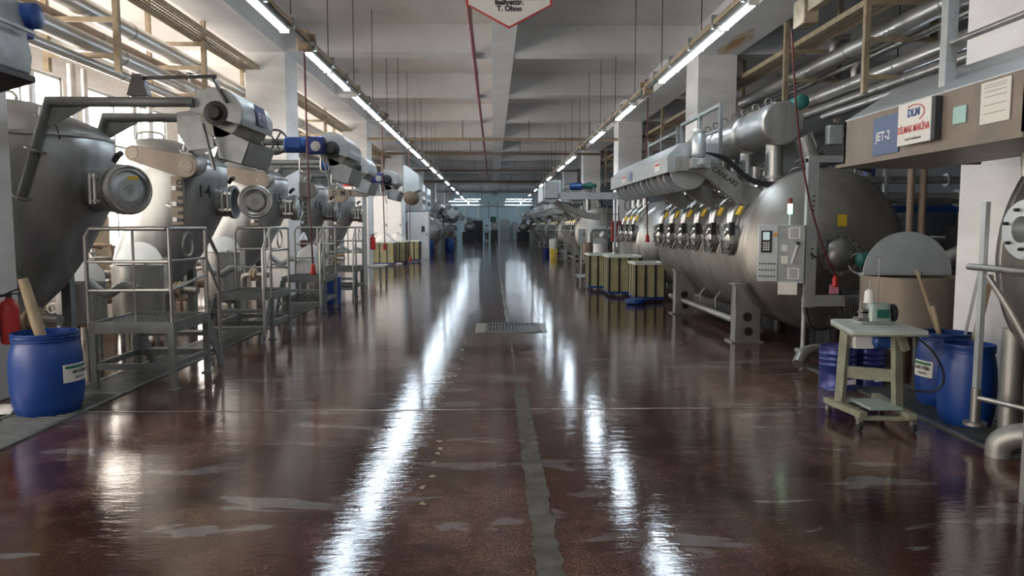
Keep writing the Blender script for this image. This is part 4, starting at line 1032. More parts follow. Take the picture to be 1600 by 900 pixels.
# fire extinguisher on the left column
def extinguisher(label, loc, rz=0, s=1.0):
    t = thing('fire_extinguisher', label, 'fire extinguisher', loc, rz, 'red fire extinguishers'); t.scale = (s, s, s)
    MB().rings((0, 0, 0), (0, 0, 1), [(0, .055), (.01, .075), (.03, .08), (.34, .08), (.39, .06), (.41, .03), (.43, .025)], 24).build('cylinder', 'red', t)
    MB().cyl((0, 0, .42), (0, 0, .47), .025, 12).build('valve', 'dark', t)
    q = MB(); q.bar((0, 0, .47), (.12, -.02, .52), .03, .015); q.bar((0, 0, .46), (.12, -.02, .46), .03, .012); q.build('handle', 'black', t)
    MB().tube([(-.02, 0, .45), (-.10, -.03, .42), (-.10, -.05, .25), (-.085, -.05, .08)], .013, 8, smooth=4).build('hose', 'black', t)
    q = MB(); vs = []
    for i in range(9):
        a = math.radians(-45+90*i/8)
        for z in (.10, .30): vs.append((.082*math.sin(a), -.082*math.cos(a), z))
    q.add(vs, [[2*i, 2*i+2, 2*i+3, 2*i+1] for i in range(8)]); q.build('label', 'redink', t)
    return t
p = at(16, 533, 6.95); extinguisher('red fire extinguisher hung on the near left column', (-4.41, 6.78, p.z), math.radians(35))
E2 = extinguisher('small red fire extinguisher hung on the column with the red band', (-4.44, 27.3, .75), 0, 1.2)
tag(MB().span((-4.535, 27.1, 4.40), (-4.50, 27.9, 4.40)).build('x', 'redink'), 'x', 'x')
bpy.data.objects.remove(bpy.data.objects['x'])
p = at(570, 287, 26.85)
tag(MB().span((-5.4, 26.86, p.z-.1), (-4.52, 26.895, p.z+.1)).build('red_band', 'redink'), 'red strip painted sign across the second left column', 'sign')

# rag heap by the left barrel
mb = MB(); random.seed(5)
mb.loft([(.0, 0, 0, .16, .10), (.025, .01, 0, .15, .09), (.05, .03, .01, .09, .05), (.06, .05, 0, .04, .02)], 14, 2)
for v in mb.v: v.x += random.uniform(-.02, .02); v.y += random.uniform(-.02, .02)
tag(mb.build('rag', 'cloth', loc=(-4.22, 6.35, .012)), 'crumpled white rag on the drain grating behind the left barrel', 'rag')

# ------------------------------------------------------------------ sewing table
t = thing('sewing_table', 'worn pale green sewing table on a wooden wheeled frame', 'table', (3.12, 5.93, 0), 0)
ttz = .80
MB().prism([(-.36, -.38), (.23, -.39), (.31, .38), (-.17, .36), (-.21, .31)], (0, 0, ttz-.035), (1, 0, 0), (0, 1, 0), (0, 0, .035)).build('tabletop', 'tabletop', t, bevel=.004)
MB().prism([(-.365, -.385), (.235, -.395), (.315, .385), (-.17, .365), (-.215, .31)], (0, 0, ttz-.045), (1, 0, 0), (0, 1, 0), (0, 0, .012)).build('worn_edge', 'olive', t)
q = MB().bar((-.24, .03, .14), (-.20, .05, .765), .075, .05); q.build('leg', 'olive', t, bevel=.004)
q = MB().bar((-.08, .33, .14), (-.06, .33, .765), .05, .04); q.build('leg', 'olive', t)
q = MB().bar((.13, -.18, .14), (.12, -.14, .765), .075, .05); q.build('leg', 'olive', t, bevel=.004)
MB().bar((-.22, .04, .40), (.13, -.16, .40), .03, .10).build('stretcher', 'olive', t)
MB().bar((-.07, .33, .66), (.13, -.14, .66), .04, .10).build('side_brace', 'olive', t)
q = MB(); q.bar((-.27, .20, .125), (-.22, -.33, .125), .07, .05); q.bar((.22, .33, .125), (.13, -.40, .125), .07, .05); q.bar((-.28, .15, .095), (.24, .22, .095), .05, .03); q.bar((-.26, -.29, .095), (.20, -.34, .095), .05, .03)
q.build('base_frame', 'olive', t, bevel=.004)
MB().prism([(-.14, -.28), (.12, -.28), (.10, .05), (-.14, .05)], (0, 0, .15), (1, 0, 0), (0, 1, 0), (0, 0, .02)).build('pedal', 'mint', t)
for x, y in ((-.28, .14), (.23, .25), (-.24, -.31), (.15, -.38)):
    c_ = MB().rings((x-.013, y, .038), (1, 0, 0), [(0, .02), (0, .036), (.026, .036), (.026, .02)], 16).build('caster', 'black', t)
    MB().prism([(-.02, 0), (.02, 0), (.02, .04), (-.02, .04)], (x-.018, y, .05), (0, 1, 0), (0, 0, 1), (.036, 0, 0)).build('caster_fork', 'steel_dull', c_)
MB().rings((-.02, -.05, .67), (1, -.2, 0), [(0, .04), (.02, .06), (.14, .06), (.16, .04)], 16).build('drive_motor', 'blue_paint', t)
MB().span((-.15, -.02, .60), (.0, .12, .765)).build('motor_box', 'white', t)
MB().tube([(.15, -.30, .77), (.30, -.36, .62), (.40, -.34, .42), (.36, -.28, .30), (.18, -.22, .30)], .009, 6, smooth=5).build('power_lead', 'black', t)
MB().bar((.10, -.2, .765), (.16, -.2, .62), .08, .05).build('bracket', 'olive', t)
# sewing machine
t = thing('sewing_machine', 'mint green overlock sewing machine standing on the pale table', 'sewing machine', (3.17, 6.0, ttz), 0)
q = MB().span((-.16, -.09, 0), (.12, .09, .025)); q.build('base', 'galv', t, bevel=.006)
q = MB().loft([(.02, .02, 0, .10, .075), (.06, .02, 0, .095, .07), (.14, .02, 0, .09, .065), (.165, .02, 0, .08, .06)], 24, 4); q.build('machine_body', 'mint', t)
MB().span((-.02, -.078, .05), (.08, -.070, .12)).build('green_plate', 'green', t)
q = MB(); q.span((-.16, -.05, .025), (-.06, .05, .05)); q.span((-.12, -.03, .05), (-.05, .04, .12)); q.cyl((-.12, 0, .05), (-.12, 0, .18), .008, 8); q.cyl((-.09, -.02, .05), (-.09, -.02, .16), .006, 8); q.span((-.15, -.03, .085), (-.06, .0, .10))
q.build('needle_head', 'steel', t)
q = MB(); q.rings((.115, 0, .085), (1, 0, 0), [(0, .05), (.01, .075), (.04, .075), (.05, .03)], 20); q.build('hand_wheel', 'black', t)
MB().cyl((.12, 0, .0), (.12, 0, .02), .01, 6).build('foot', 'black', t)
q = MB(); q.cyl((.03, .02, .16), (.03, .02, .55), .004, 8); q.bar((.0, .02, .55), (.06, .02, .55), .008); q.build('thread_stand', 'steel', t)
q = MB(); q.cyl((-.04, .03, .16), (-.04, .03, .36), .004, 6); q.build('spool_pin', 'steel', t)
tag(MB().rings((3.13, 6.03, ttz+.166), (0, 0, 1), [(0, .043), (.008, .043), (.012, .040), (.10, .036), (.104, .02), (.115, .02)], 20).build('thread_cone', 'white'), 'white cone of thread on the sewing machine', 'thread')

# navy drums behind the table
def steel_drum(label, loc, r=.165, h=.38):
    t = thing('paint_drum', label, 'drum', loc, .3, 'navy metal drums')
    MB().rings((0, 0, 0), (0, 0, 1), [(0, r-.01), (.0, r+.004), (.015, r+.004), (.02, r), (h*.55, r), (h*.57, r+.006), (h*.6, r), (h*.68, r), (h*.70, r+.006), (h*.73, r), (h*.81, r), (h*.83, r+.006), (h*.86, r), (h-.02, r), (h-.015, r+.006), (h, r+.006), (h, r-.012), (h-.012, r-.014)], 32).build('drum_body', 'navy', t)
    MB().prism([(-.07, 0), (.07, 0), (.07, .05), (-.07, .05)], (0, -r-.003, h*.15), (1, 0, 0), (0, 0, 1), (0, -.001, 0)).build('drum_label', 'whiteink', t)
    return t
steel_drum('navy blue ribbed metal drum behind the sewing table legs', (3.42, 7.15, 0), .17, .42)
steel_drum('second navy drum half hidden right of the first behind the table', (3.80, 7.30, 0), .165, .40)

# ------------------------------------------------------------------ hanging sign
t = thing('hanging_sign', 'white pointed sign with red edge and Turkish lettering hanging from the ceiling', 'sign', (0.14, 6.5, 3.44))
hx = .355
poly = [(-hx, .30), (-hx, -.0), (0, -.19), (hx, 0), (hx, .30), (hx*.55, .52), (-hx*.55, .52)]
MB().prism([(a*1.04, b_*1.04) for a, b_ in poly], (0, 0, .06), (1, 0, 0), (0, 0, 1), (0, .02, 0)).build('red_border', 'redink', t)
MB().prism([(a*.985, b_*.965) for a, b_ in poly], (0, -.003, .06), (1, 0, 0), (0, 0, 1), (0, .01, 0)).build('board', 'sign', t)
for body_, z_, sz_ in (('İsraf; değer yaratmayan', .128, .060), ('faaliyettir.', .077, .062), ('T. Ohno', .024, .062)):
    text('lettering', body_, sz_, 'ink', t, (0, -.006, z_), FACE_CAM, .0022)
MB().span((-.12, -.006, .098), (.31, -.004, .102)).build('underline', 'ink', t)
for x in (-.25, .25): MB().cyl((x, .01, .45), (x, .01, SLAB-3.44), .004, 6).build('suspension_wire', 'dark', t)

# ------------------------------------------------------------------ bins
def mesh_bin(label, loc, sx, sy, h, cloth=False, rz=0):
    t = thing('fabric_bin', label, 'bin', loc, rz, 'tall yellowed fabric bins')
    q = MB(); th = .012; z0 = .08
    q.span((-sx/2, -sy/2, z0), (sx/2, -sy/2+th, h)); q.span((-sx/2, sy/2-th, z0), (sx/2, sy/2, h)); q.span((-sx/2, -sy/2, z0), (-sx/2+th, sy/2, h)); q.span((sx/2-th, -sy/2, z0), (sx/2, sy/2, h)); q.span((-sx/2, -sy/2, z0), (sx/2, sy/2, z0+.02))
    q.build('walls', 'binwall', t)
    q = MB()
    for a in (-.5, -.17, .17, .5):
        q.span((a*sx-.025, -sy/2-.012, z0), (a*sx+.025, -sy/2, h)); q.span((-sx/2-.012, a*sy-.025, z0), (-sx/2, a*sy+.025, h)); q.span((sx/2, a*sy-.025, z0), (sx/2+.012, a*sy+.025, h))
    q.build('ribs', 'dark', t)
    q = MB(); q.span((-sx/2-.03, -sy/2-.03, h-.03), (sx/2+.03, -sy/2+.02, h+.02)); q.span((-sx/2-.03, sy/2-.02, h-.03), (sx/2+.03, sy/2+.03, h+.02)); q.span((-sx/2-.03, -sy/2, h-.03), (-sx/2+.02, sy/2, h+.02)); q.span((sx/2-.02, -sy/2, h-.03), (sx/2+.03, sy/2, h+.02))
    q.build('rim', 'binrim', t)
    MB().span((-sx/2-.01, -sy/2-.01, z0-.02), (sx/2+.01, sy/2+.01, z0+.03)).build('base_frame', 'blue', t)
    for x in (-1, 1):
        for y in (-1, 1): MB().rings((x*sx*.42-.015, y*sy*.42, .035), (1, 0, 0), [(0, .035), (.03, .035)], 12).build('caster', 'black', t)
    if cloth:
        c = MB().loft([(h-.1, 0, 0, sx*.46, sy*.46), (h+.02, 0, 0, sx*.47, sy*.47), (h+.16, .05, 0, sx*.36, sy*.34), (h+.30, .0, 0, sx*.2, sy*.22), (h+.38, -.03, 0, sx*.06, sy*.06)], 22, 3)
        random.seed(int(loc[1]*10))
        for v in c.v: v.x += random.uniform(-.03, .03); v.y += random.uniform(-.03, .03); v.z += random.uniform(-.02, .02)
        hp = c.build('heaped_cloth', 'cloth', t, angle=80)
    return t
for i, (px, Y, sx, sy, h, lab) in enumerate(((1012, 15.9, .62, .8, .82, 'nearest yellowed fabric bin, beside the six hatches'), (972, 17.2, .70, .8, .92, 'tall yellowed fabric bin in the middle of the right trio'), (938, 18.8, .62, .8, .90, 'dark ribbed fabric bin farthest in the right trio'))):
    x = (px-771)/1150*Y
    mesh_bin(lab, (x, Y, 0), sx, sy, h)
for i, (px, Y, sx, lab) in enumerate(((602, 31, .9, 'yellow fabric bin heaped with white cloth beside the column with the red band'), (622, 32.2, .8, 'greenish fabric bin with cloth hanging out, middle of the left group'), (645, 34, .7, 'dark slatted bin in front of the tall white cabinet'))):
    mesh_bin(lab, ((px-771)/1150*Y, Y, 0), sx, .9, .95, cloth=i < 2)
tag(MB().loft([(0, 0, 0, .18, .14), (.03, .0, 0, .22, .18), (.10, .0, 0, .23, .18), (.12, .03, 0, .14, .1)], 12).build('plastic_sack', 'blue', loc=(2.95, 15.1, 0)), 'crumpled blue plastic sack on the floor before the bins', 'sack')

# white clutter behind the third platform
t = thing('plastic_crate', 'white plastic crate on a stool behind the third platform', 'crate', (-3.85, 15.4, .62))
q = MB().loft([(0, 0, 0, .22, .18), (.30, 0, 0, .27, .22)], 24, 5); q.build('crate_body', 'white', t)
MB().loft([(.28, 0, 0, .28, .23), (.31, 0, 0, .28, .23)], 24, 5).build('rim', 'white', t)
for x in (-.18, .18):
    for y in (-.14, .14): MB().span((x-.02, y-.02, -.62), (x+.02, y+.02, 0)).build('stool_leg', 'frame', t)
q = MB().loft([(0, 0, 0, .20, .16), (.12, .02, 0, .19, .15), (.24, .08, 0, .14, .12), (.32, .10, 0, .06, .05)], 16); random.seed(9)
for v in q.v: v.x += random.uniform(-.015, .015); v.y += random.uniform(-.015, .015)
tag(q.build('white_sack', 'cloth', loc=(-3.88, 15.4, .935)), 'white sack slumped in the crate behind the third platform', 'sack')
t = thing('funnel_jug', 'dark red jug topped with a white funnel above the white crate', 'jug', (-3.93, 15.38, 1.18))
MB().rings((0, 0, 0), (0, 0, 1), [(0, .05), (.03, .085), (.11, .09), (.15, .07)], 18).build('jug_body', 'darkred', t)
MB().rings((0, 0, .14), (0, 0, 1), [(0, .085), (.01, .085), (.10, .05), (.16, .02)], 18).build('funnel', 'white', t)
tag(MB().rings((-3.40, 15.45, 0), (0, 0, 1), [(0, .19), (.1, .2), (.35, .21), (.55, .2), (.56, .18)], 24).build('blue_tub', 'blue'), 'blue tub standing on the floor behind the third platform', 'tub')
t = thing('jerrycan', 'white plastic jerrycan on the floor left of the blue tub', 'jerrycan', (-4.2, 15.0, 0))
MB().loft([(0, 0, 0, .11, .09), (.25, 0, 0, .11, .09), (.32, .01, 0, .06, .05), (.34, .02, 0, .03, .03)], 20, 4).build('body', 'white', t)
MB().tube([(-.05, 0, .30), (-.04, 0, .36), (.03, 0, .37), (.06, 0, .32)], .012, 8).build('handle', 'white', t)

# ------------------------------------------------------------------ cabinets on the left beyond the second column
def cabinet(label, loc, sx, sy, h, m='white', panel=False, doors=2, name='electrical_cabinet', z0=0.0, cat='cabinet'):
    t = thing(name, label, cat, loc)
    MB().span((-sx/2, -sy/2, z0), (sx/2, sy/2, z0+h)).build('cabinet_body', m, t, bevel=.01)
    for i in range(doors):
        x0 = -sx/2 + sx*i/doors; d = MB().span((x0+.02, -sy/2-.015, z0+.06), (x0+sx/doors-.02, -sy/2, z0+h-.04)).build('door', m, t)
        MB().span((x0+sx/doors-.09, -sy/2-.035, z0+h*.5), (x0+sx/doors-.06, -sy/2-.015, z0+h*.5+.14)).build('handle', 'dark', d)
    if panel:
        q = MB()
        for k in range(4):
            for j in range(2): q.span((sx/2, -sy/2+.12+k*(sy-.2)/4, z0+h*.2+j*h*.32), (sx/2+.02, -sy/2+.12+(k+.6)*(sy-.2)/4, z0+h*.2+(j+.6)*h*.32))
        q.build('meters', 'dark', t)
    return t
cabinet('tall white cabinet wall standing behind the heaped cloth bins', (-4.9, 35.2, 0), 1.3, 1.6, 3.2, doors=2)
t = cabinet('wide white cabinet with a small grey switch at the aisle edge', (-3.65, 36.2, 0), 1.0, .6, 2.3, doors=1)
MB().span((.18, -.36, 1.35), (.32, -.32, 1.62)).build('switch_box', 'dark', t)
t = thing('raised_deck', 'pale raised deck carrying the instrument cabinets on the far left', 'platform', (-4.3, 41, 0))
MB().span((-1.2, -2.5, 2.40), (.6, 2.5, 2.52)).build('deck_slab', 'bright', t)
for x in (-1.1, .5):
    for y in (-2.4, 2.4): MB().span((x-.06, y-.06, 0), (x+.06, y+.06, 2.4)).build('leg', 'galv', t)
cabinet('white instrument cabinet with black meters, nearer on the raised deck', (-4.35, 39.7, 2.52), 1.3, 1.7, 1.3, panel=True)
cabinet('grey framed instrument cabinet with dark windows, farther on the raised deck', (-4.25, 42.2, 2.52), 1.2, 2.2, 1.2, m='bright', panel=True)
# gantry with DMS lettering
t = thing('conveyor_gantry', 'cream box beam lettered DMS carrying a hooded reel over the aisle edge', 'gantry', (-3.4, 20.2, 0))
MB().span((-1.25, -.10, 2.41), (.0, .10, 2.60)).build('box_beam', 'beige', t)
text('lettering', 'D  M  S', .17, 'ink', t, (-.68, -.104, 2.50), FACE_CAM, .003)
MB().span((0, -.07, 2.43), (1.1, .07, 2.55)).build('arm', 'galv', t)
MB().prism([(0, .0), (.0, .75), (.10, .72), (.40, .50), (.42, .1), (.1, -.05)], (.98, -.1, 2.50), (1, 0, 0), (0, 0, 1), (0, .8, 0)).build('reel_hood', 'bright', t)
MB().rings((1.15, -.2, 2.38), (0, 1, 0), [(0, .14), (.03, .18), (.8, .18), (.83, .14)], 20).build('reel', 'brick', t)
for x in (-1.15, -.10): MB().span((x-.05, -.05, 0), (x+.05, .05, 2.41)).build('leg', 'galv', t)
# right gantry by the bins
t = thing('conveyor_gantry', 'grey gantry beam crossing above the fabric bins on the right', 'gantry', (3.0, 21.8, 0))
MB().span((-1.05, -.09, 2.40), (1.35, .09, 2.60)).build('box_beam', 'galv', t)
MB().span((-1.1, -.15, 2.42), (-1.5, .15, 2.9)).build('end_box', 'galv', t, bevel=.02)
MB().span((1.0, -.06, 0), (1.10, .06, 2.4)).build('leg', 'galv', t)
MB().prism([(0, 0), (0, .45), (.2, .60), (.55, .62), (.55, .1), (.3, -.05)], (-1.55, .0, 2.35), (1, 0, 0), (0, 0, 1), (0, 2.2, 0)).build('reel_hood', 'bright', t)
MB().prism([(0, 0), (.5, -.25), (1.1, -.5), (1.5, -.55), (1.5, -.38), (1.1, -.32), (.5, -.08), (0, .15)], (-1.3, .3, 2.35), (1, 0, 0), (0, 0, 1), (0, .5, 0)).build('swan_neck_duct', 'steel_dull', t)
MB().span((.6, .1, 0), (.66, .16, 2.4)).build('leg', 'galv', t)
q = MB().rings((-.75, 0, 2.78), (1, 0, 0), [(0, .08), (.02, .11), (.35, .11), (.38, .08)], 16); q.build('blue_motor', 'blue_paint', t)
q = MB().rings((-.35, 0, 2.80), (1, 0, 0), [(0, .06), (.25, .11), (.28, .05)], 16); q.build('green_motor', 'green', t)
MB().rings((-.35, .4, 2.45), (0, 0, 1), [(0, .30), (.25, .30), (.36, .2), (.38, .02)], 24).build('white_dome', 'white', t)
# ladders
def ladder(label, loc, h, rz=0, tilt=.12, wd=.36, m='frame'):
    t = thing('ladder', label, 'ladder', loc, rz)
    for s in (-1, 1): MB().bar((s*wd/2, 0, 0), (s*wd/2, h*tilt, h), .035, .05).build('side_rail', m, t)
    k = .3
    while k < h: MB().cyl((-wd/2, k*tilt, k), (wd/2, k*tilt, k), .014, 8).build('rung', m, t); k += .28
    return t
ladder('dark steel ladder leaning by the red box on the right', (3.7, 22.6, 0), 2.25)
ladder('thin ladder standing before the greenish right tank', (2.68, 29.6, 0), 2.1)
ladder('galvanised slotted ladder frame behind the big tank on the right', (6.05, 10.8, 0), 2.6, .2, .05, .4, 'galv')
t = thing('fire_hose_box', 'small red fire hose box on a post between the right tanks', 'fire box', (3.95, 23.7, 0))
MB().span((-.15, -.1, 1.1), (.15, .1, 1.78)).build('box', 'red', t, bevel=.01)
MB().span((-.14, -.11, 1.40), (.14, -.10, 1.46)).build('dark_band', 'dark', t)
MB().span((-.05, -.05, 0), (.05, .05, .95)).build('post', 'galv', t)
lid_tank('white round tank on legs between the bins and the greenish tank', (3.62, 24.9, 0), .24, .65, .35, m='white')
t = thing('brown_pot', 'small dark brown pot on a pale post beside the white tank', 'pot', (3.3, 25.6, 0))
MB().cyl((0, 0, 0), (0, 0, .55), .06, 10).build('post', 'white', t); MB().rings((0, 0, .55), (0, 0, 1), [(0, .18), (.05, .2), (.5, .2), (.5, .17), (.1, .17)], 20).build('pot', 'brick', t)
t = thing('elbow_pipe', 'thick grey pipe bending down beside the greenish right tank', 'pipe', (3.8, 29.0, 0))
MB().tube([(0, 0, 0), (0, 0, 1.35), (.06, 0, 1.47), (.2, 0, 1.52), (1.0, 0, 1.52)], .09, 12).build('pipe_body', 'galv', t)
CB = cabinet('small green grey control box on post before the greenish tank', (3.52, 29.4, 0), .30, .2, .6, m='galv', doors=1, name='control_box', z0=.92)
MB().cyl((0, 0, 0), (0, 0, .95), .03, 8).build('post', 'galv', CB)
t = thing('long_wheeled_frame', 'low grey pallet frame beside the dark bin on the right', 'frame', (2.75, 20.4, 0))
MB().span((-.4, -.7, .18), (.3, .7, .24)).build('deck', 'frame', t)
for x in (-.35, .25):
    for y in (-.6, .6): MB().span((x-.03, y-.03, 0), (x+.03, y+.03, .18)).build('leg', 'frame', t)
for i, (x, y, m_, nm_) in enumerate(((3.12, 37.9, 'yellow', 'yellow tub'), (2.9, 40.4, 'navy', 'navy crate'), (3.15, 39.0, 'cloth', 'white bundle'))):
    tag(MB().loft([(0, 0, 0, .17, .2), (.4+.5*(i == 2), 0, 0, .21, .25), (.45+.5*(i == 2), 0, 0, .21-.1*(i == 2), .25-.1*(i == 2))], 20, 4).build(['plastic_tub', 'plastic_crate', 'cloth_bundle'][i], m_, loc=(x, y, 0)), nm_ + ' on the floor at the right edge of the far aisle', 'container')

# right background behind the grey lidded tank
t = thing('equipment_rack', 'blue painted steel frame deep behind the wide grey tank', 'frame', (7.6, 12.5, 0))
for x in (-1.2, .6): MB().span((x-.07, -.07, 0), (x+.07, .07, 3.4)).build('post', 'blue_paint', t)
for z in (1.9, 2.7): MB().span((-1.4, -.05, z-.06), (1.6, .05, z+.06)).build('beam', 'blue_paint', t)
for i, (Y, z, r, m_) in enumerate(((11.5, 2.05, .09, 'clad'), (11.8, 2.35, .06, 'steel'), (12.1, 2.75, .08, 'steel_dull'), (11.2, 1.35, .10, 'steel_dull'), (12.95, 3.2, .07, 'cream'))):
    t = thing('background_pipe', 'pipe running sideways behind the right tanks, %s from the floor' % ['second', 'third', 'fourth', 'lowest', 'topmost'][i], 'pipe', (5.9, Y, z), 0, 'pipes deep behind the right tanks')
    MB().cyl((0, 0, 0), (3.8, 0, 0), r, 14).build('pipe_body', m_, t)
    MB().cyl((.3, 0, 0), (.3, 0, -z), .04, 8).build('support', 'frame', t)
    MB().rings((1.4, 0, 0), (1, 0, 0), [(0, r+.05), (.03, r+.05)], 16).build('flange', 'steel', t)
t = thing('riser_pipe', 'pair of upright tan pipes behind the wide grey tank', 'pipe', (5.5, 9.6, 0))
for x in (-.02, .14): MB().cyl((x, 0, 0), (x, 0, 3.2), .045, 12).build('pipe_body', 'brick', t)
t = thing('elbow_pipe', 'thick silver elbow pipe right of the raised half disc lid', 'pipe', (5.55, 8.6, 0))
MB().tube([(-.25, 0, .55), (-.25, 0, 1.05), (-.18, 0, 1.2), (0, 0, 1.28), (1.4, 0, 1.28)], .11, 14).build('pipe_body', 'clad', t)
for i, (x, y, h_) in enumerate(((6.6, 9.6, 1.6), (7.7, 10.3, 2.0), (8.6, 14.5, 2.2), (7.5, 18.4, 2.2), (7.3, 22, 2.0))):
    t = cabinet('dark equipment cabinet deep behind the right tanks, %s from the camera' % ordn[i], (x, y, 0), .9, .6, h_, 'dark', doors=1)

# left background equipment (between vessels and windows)
for i, (x, y, h_, m_) in enumerate(((-7.9, 11, 1.7, 'steel_dull'), (-8.0, 14.4, 1.9, 'cream'), (-7.8, 18, 1.6, 'steel_dull'), (-7.8, 22.5, 2.0, 'galv'), (-7.8, 28, 1.9, 'cream'))):
    t = thing('holding_tank', 'holding tank by the left windows, %s from the camera' % ordn[i], 'tank', (x, y, 0), 0, 'holding tanks by the left windows')
    MB().rings((0, 0, .25), (0, 0, 1), [(0, .3), (.05, .55), (h_*.8, .55), (h_, .35), (h_+.03, .05)], 28).build('tank_body', m_, t)
    for a in range(3): MB().cyl((.45*math.cos(a*2.1), .45*math.sin(a*2.1), 0), (.45*math.cos(a*2.1), .45*math.sin(a*2.1), .35), .04, 8).build('leg', 'frame', t)
    v = MB().tube([(.1, 0, h_+.2), (.1, 0, h_+.7), (.5, .2, h_+.75), (.6, .3, h_+.4)], .045, 10, smooth=4); v.build('top_pipe', 'clad', t)
    v = MB().ring((.1, 0, h_+.62), (0, 1, 0), .09, .012, 16, 6); v.build('valve_wheel', 'steel', t)

# pipework clusters between and behind the machines
def pipe_cluster(label, loc, seed, wd=1.6, h=1.5, n=5, m2='brick'):
    t = thing('valve_cluster', label, 'pipework', loc, 0, 'valve and pipe clusters behind the machines')
    rn = random.Random(seed); mats = ['steel_dull', m2, 'clad', 'frame', 'steel']
    for i in range(n):
        x = -wd/2 + wd*i/(n-1); hh = h*rn.uniform(.6, 1.15); y = rn.uniform(-.15, .15); r_ = rn.uniform(.025, .05)
        x2 = x + rn.choice((-1, 1))*rn.uniform(.2, .45)
        MB().tube([(x, y, 0), (x, y, hh-.12), (x + (x2-x)*.3, y, hh), (x2, y+.05, hh), (x2, y+.4, hh-.05)], r_, 10, smooth=3).build('bent_pipe', mats[i % 5], t)
        q = MB().rings((x, y, hh*.45), (0, 0, 1), [(0, r_+.04), (.02, r_+.04), (.02, r_+.015), (.1, r_+.02), (.1, r_+.04), (.12, r_+.04)], 14)
        q.build('valve_body', 'dark' if i % 2 else 'steel', t)
        q = MB().ring((x, y-.15, hh*.45+.06), (0, 1, 0), .06, .010, 16, 6); q.cyl((x, y, hh*.45+.06), (x, y-.15, hh*.45+.06), .012, 8)
        q.build('valve_wheel', 'darkred' if i % 3 == 0 else 'steel', t)
    for k in range(2):
        z = h*(.25+.35*k)
        MB().cyl((-wd/2-.2, .22, z), (wd/2+.2, .22, z), .045, 12).build('cross_header', mats[(k+1) % 5], t)
    MB().tube([(-wd/2, -.05, h*.9), (-wd/4, -.2, h*.6), (0, -.2, h*.55), (wd/4, -.15, h*.7), (wd/2, -.05, h*.95)], .012, 6, smooth=5).build('slack_cable', 'black', t)
    return t
for i, (x, y, h_) in enumerate(((-6.3, 9.7, 1.2), (-6.3, 13.0, 1.3), (-6.6, 16.4, 1.1), (-6.1, 20.1, 1.4), (-6.0, 24.4, 1.5), (-6.0, 30, 1.8))):
    pipe_cluster('tangle of bent pipes and valves behind the left vessels, %s from the camera' % ordn[i], (x, y, 0), 40+i, 1.4, h_, 5, 'brick')
for i, (x, y, h_) in enumerate(((8.2, 8.6, 2.1), (6.8, 14.3, 2.8), (7.3, 16.6, 2.6), (6.9, 20.0, 2.9), (6.8, 25, 2.8))):
    pipe_cluster('tangle of bent pipes and valves in the right bay, %s from the camera' % ordn[i], (x, y, 0), 60+i, 1.7, h_, 6, 'blue_paint' if i == 0 else 'steel')

# black valve on the slim left pipe and its small relatives
t = thing('pipe_valve', 'black valve clamped on the slim left overhead pipe', 'valve', (-5.75, 9.2, 3.93))
q = MB().rings((0, -.2, 0), (0, 1, 0), [(0, .075), (.03, .11), (.12, .11), (.14, .085), (.28, .085), (.3, .10), (.36, .10)], 18); q.build('valve_body', 'black', t)
q = MB(); q.bar((.02, -.1, -.08), (.06, -.12, -.22), .04); q.bar((.02, .1, -.08), (.05, .1, -.2), .03); q.build('valve_lever', 'black', t)
MB().tube([(.03, .1, -.1), (.02, .2, -.42), (-.3, -.3, -.55), (-.9, -.6, -.5)], .01, 6, smooth=5).build('cable', 'black', t)
for i, (x, y, z) in enumerate(((-5.85, 8.4, 4.36), (-5.75, 9.3, 4.36), (-5.75, 14.4, 4.36))):
    t = thing('pipe_valve', 'small hand valve standing on the left overhead pipe, %s from the camera' % ordn[i], 'valve', (x, y, z), 0, 'hand valves on the left overhead pipe')
    MB().cyl((0, 0, -.06), (0, 0, .12), .03, 10).build('stem', 'steel', t); MB().ring((0, 0, .13), (0, 0, 1), .06, .012, 16, 6).build('hand_wheel', 'dark', t)

# ------------------------------------------------------------------ far end of the hall
d1 = struct('door_1', MB().span((-2.6, YF-.06, 0), (-1.3, YF, 2.35)), 'dark')
for i, x in enumerate((-2.7, 3.45)):
    t = thing('pressure_tank', 'round fronted pressure tank with top drum, %s of the end wall pair' % ['left', 'right'][i], 'dyeing machine', (x, 82, 0), 0, 'pressure tanks at the end wall')
    MB().rings((0, 0, 1.55), (0, 1, 0), [(-.25, .02), (-.2, .35), (-.1, .5), (0, .58), (4, .58)], 28).build('tank_shell', 'steel', t)
    MB().rings((0, .2, 2.35), (0, 1, 0), [(-.1, .02), (0, .28), (2.5, .28)], 20).build('top_drum', 'steel', t)
    MB().span((-.75, -.1, 0), (.75, 3.5, 1.0)).build('base_frame', 'dark', t)
    MB().bar((.75, 0, 0), (.75, 0, 2.5), .08).build('post', 'dark', t)
    MB().bar((0, .1, 2.45), (.78, .1, 2.45), .05).build('arm', 'dark', t)
cabinet('grey double cabinet with white notice against the end wall', (1.45, YF-.5, 0), 1.1, .6, 2.45, 'galv', doors=2)
cabinet('narrow grey cabinet beside the right pressure tank at the end wall', (2.65, YF-.5, 0), .6, .6, 2.2, 'galv', doors=1)
t = thing('dyeing_lab_machine', 'cluttered upright machine standing at the middle of the end wall', 'machine', (.05, 83, 0))
MB().span((-.35, -.3, 0), (.45, .5, 1.2)).build('base', 'dark', t); MB().rings((.05, -.3, 1.65), (0, -1, 0), [(0, .28), (.1, .28), (.12, .2)], 20).build('round_door', 'steel', t)
MB().span((-.3, -.25, 1.2), (.4, .4, 2.1)).build('body', 'steel_dull', t); MB().span((-.4, -.1, 2.1), (.25, .2, 2.7)).build('top_box', 'green', t)
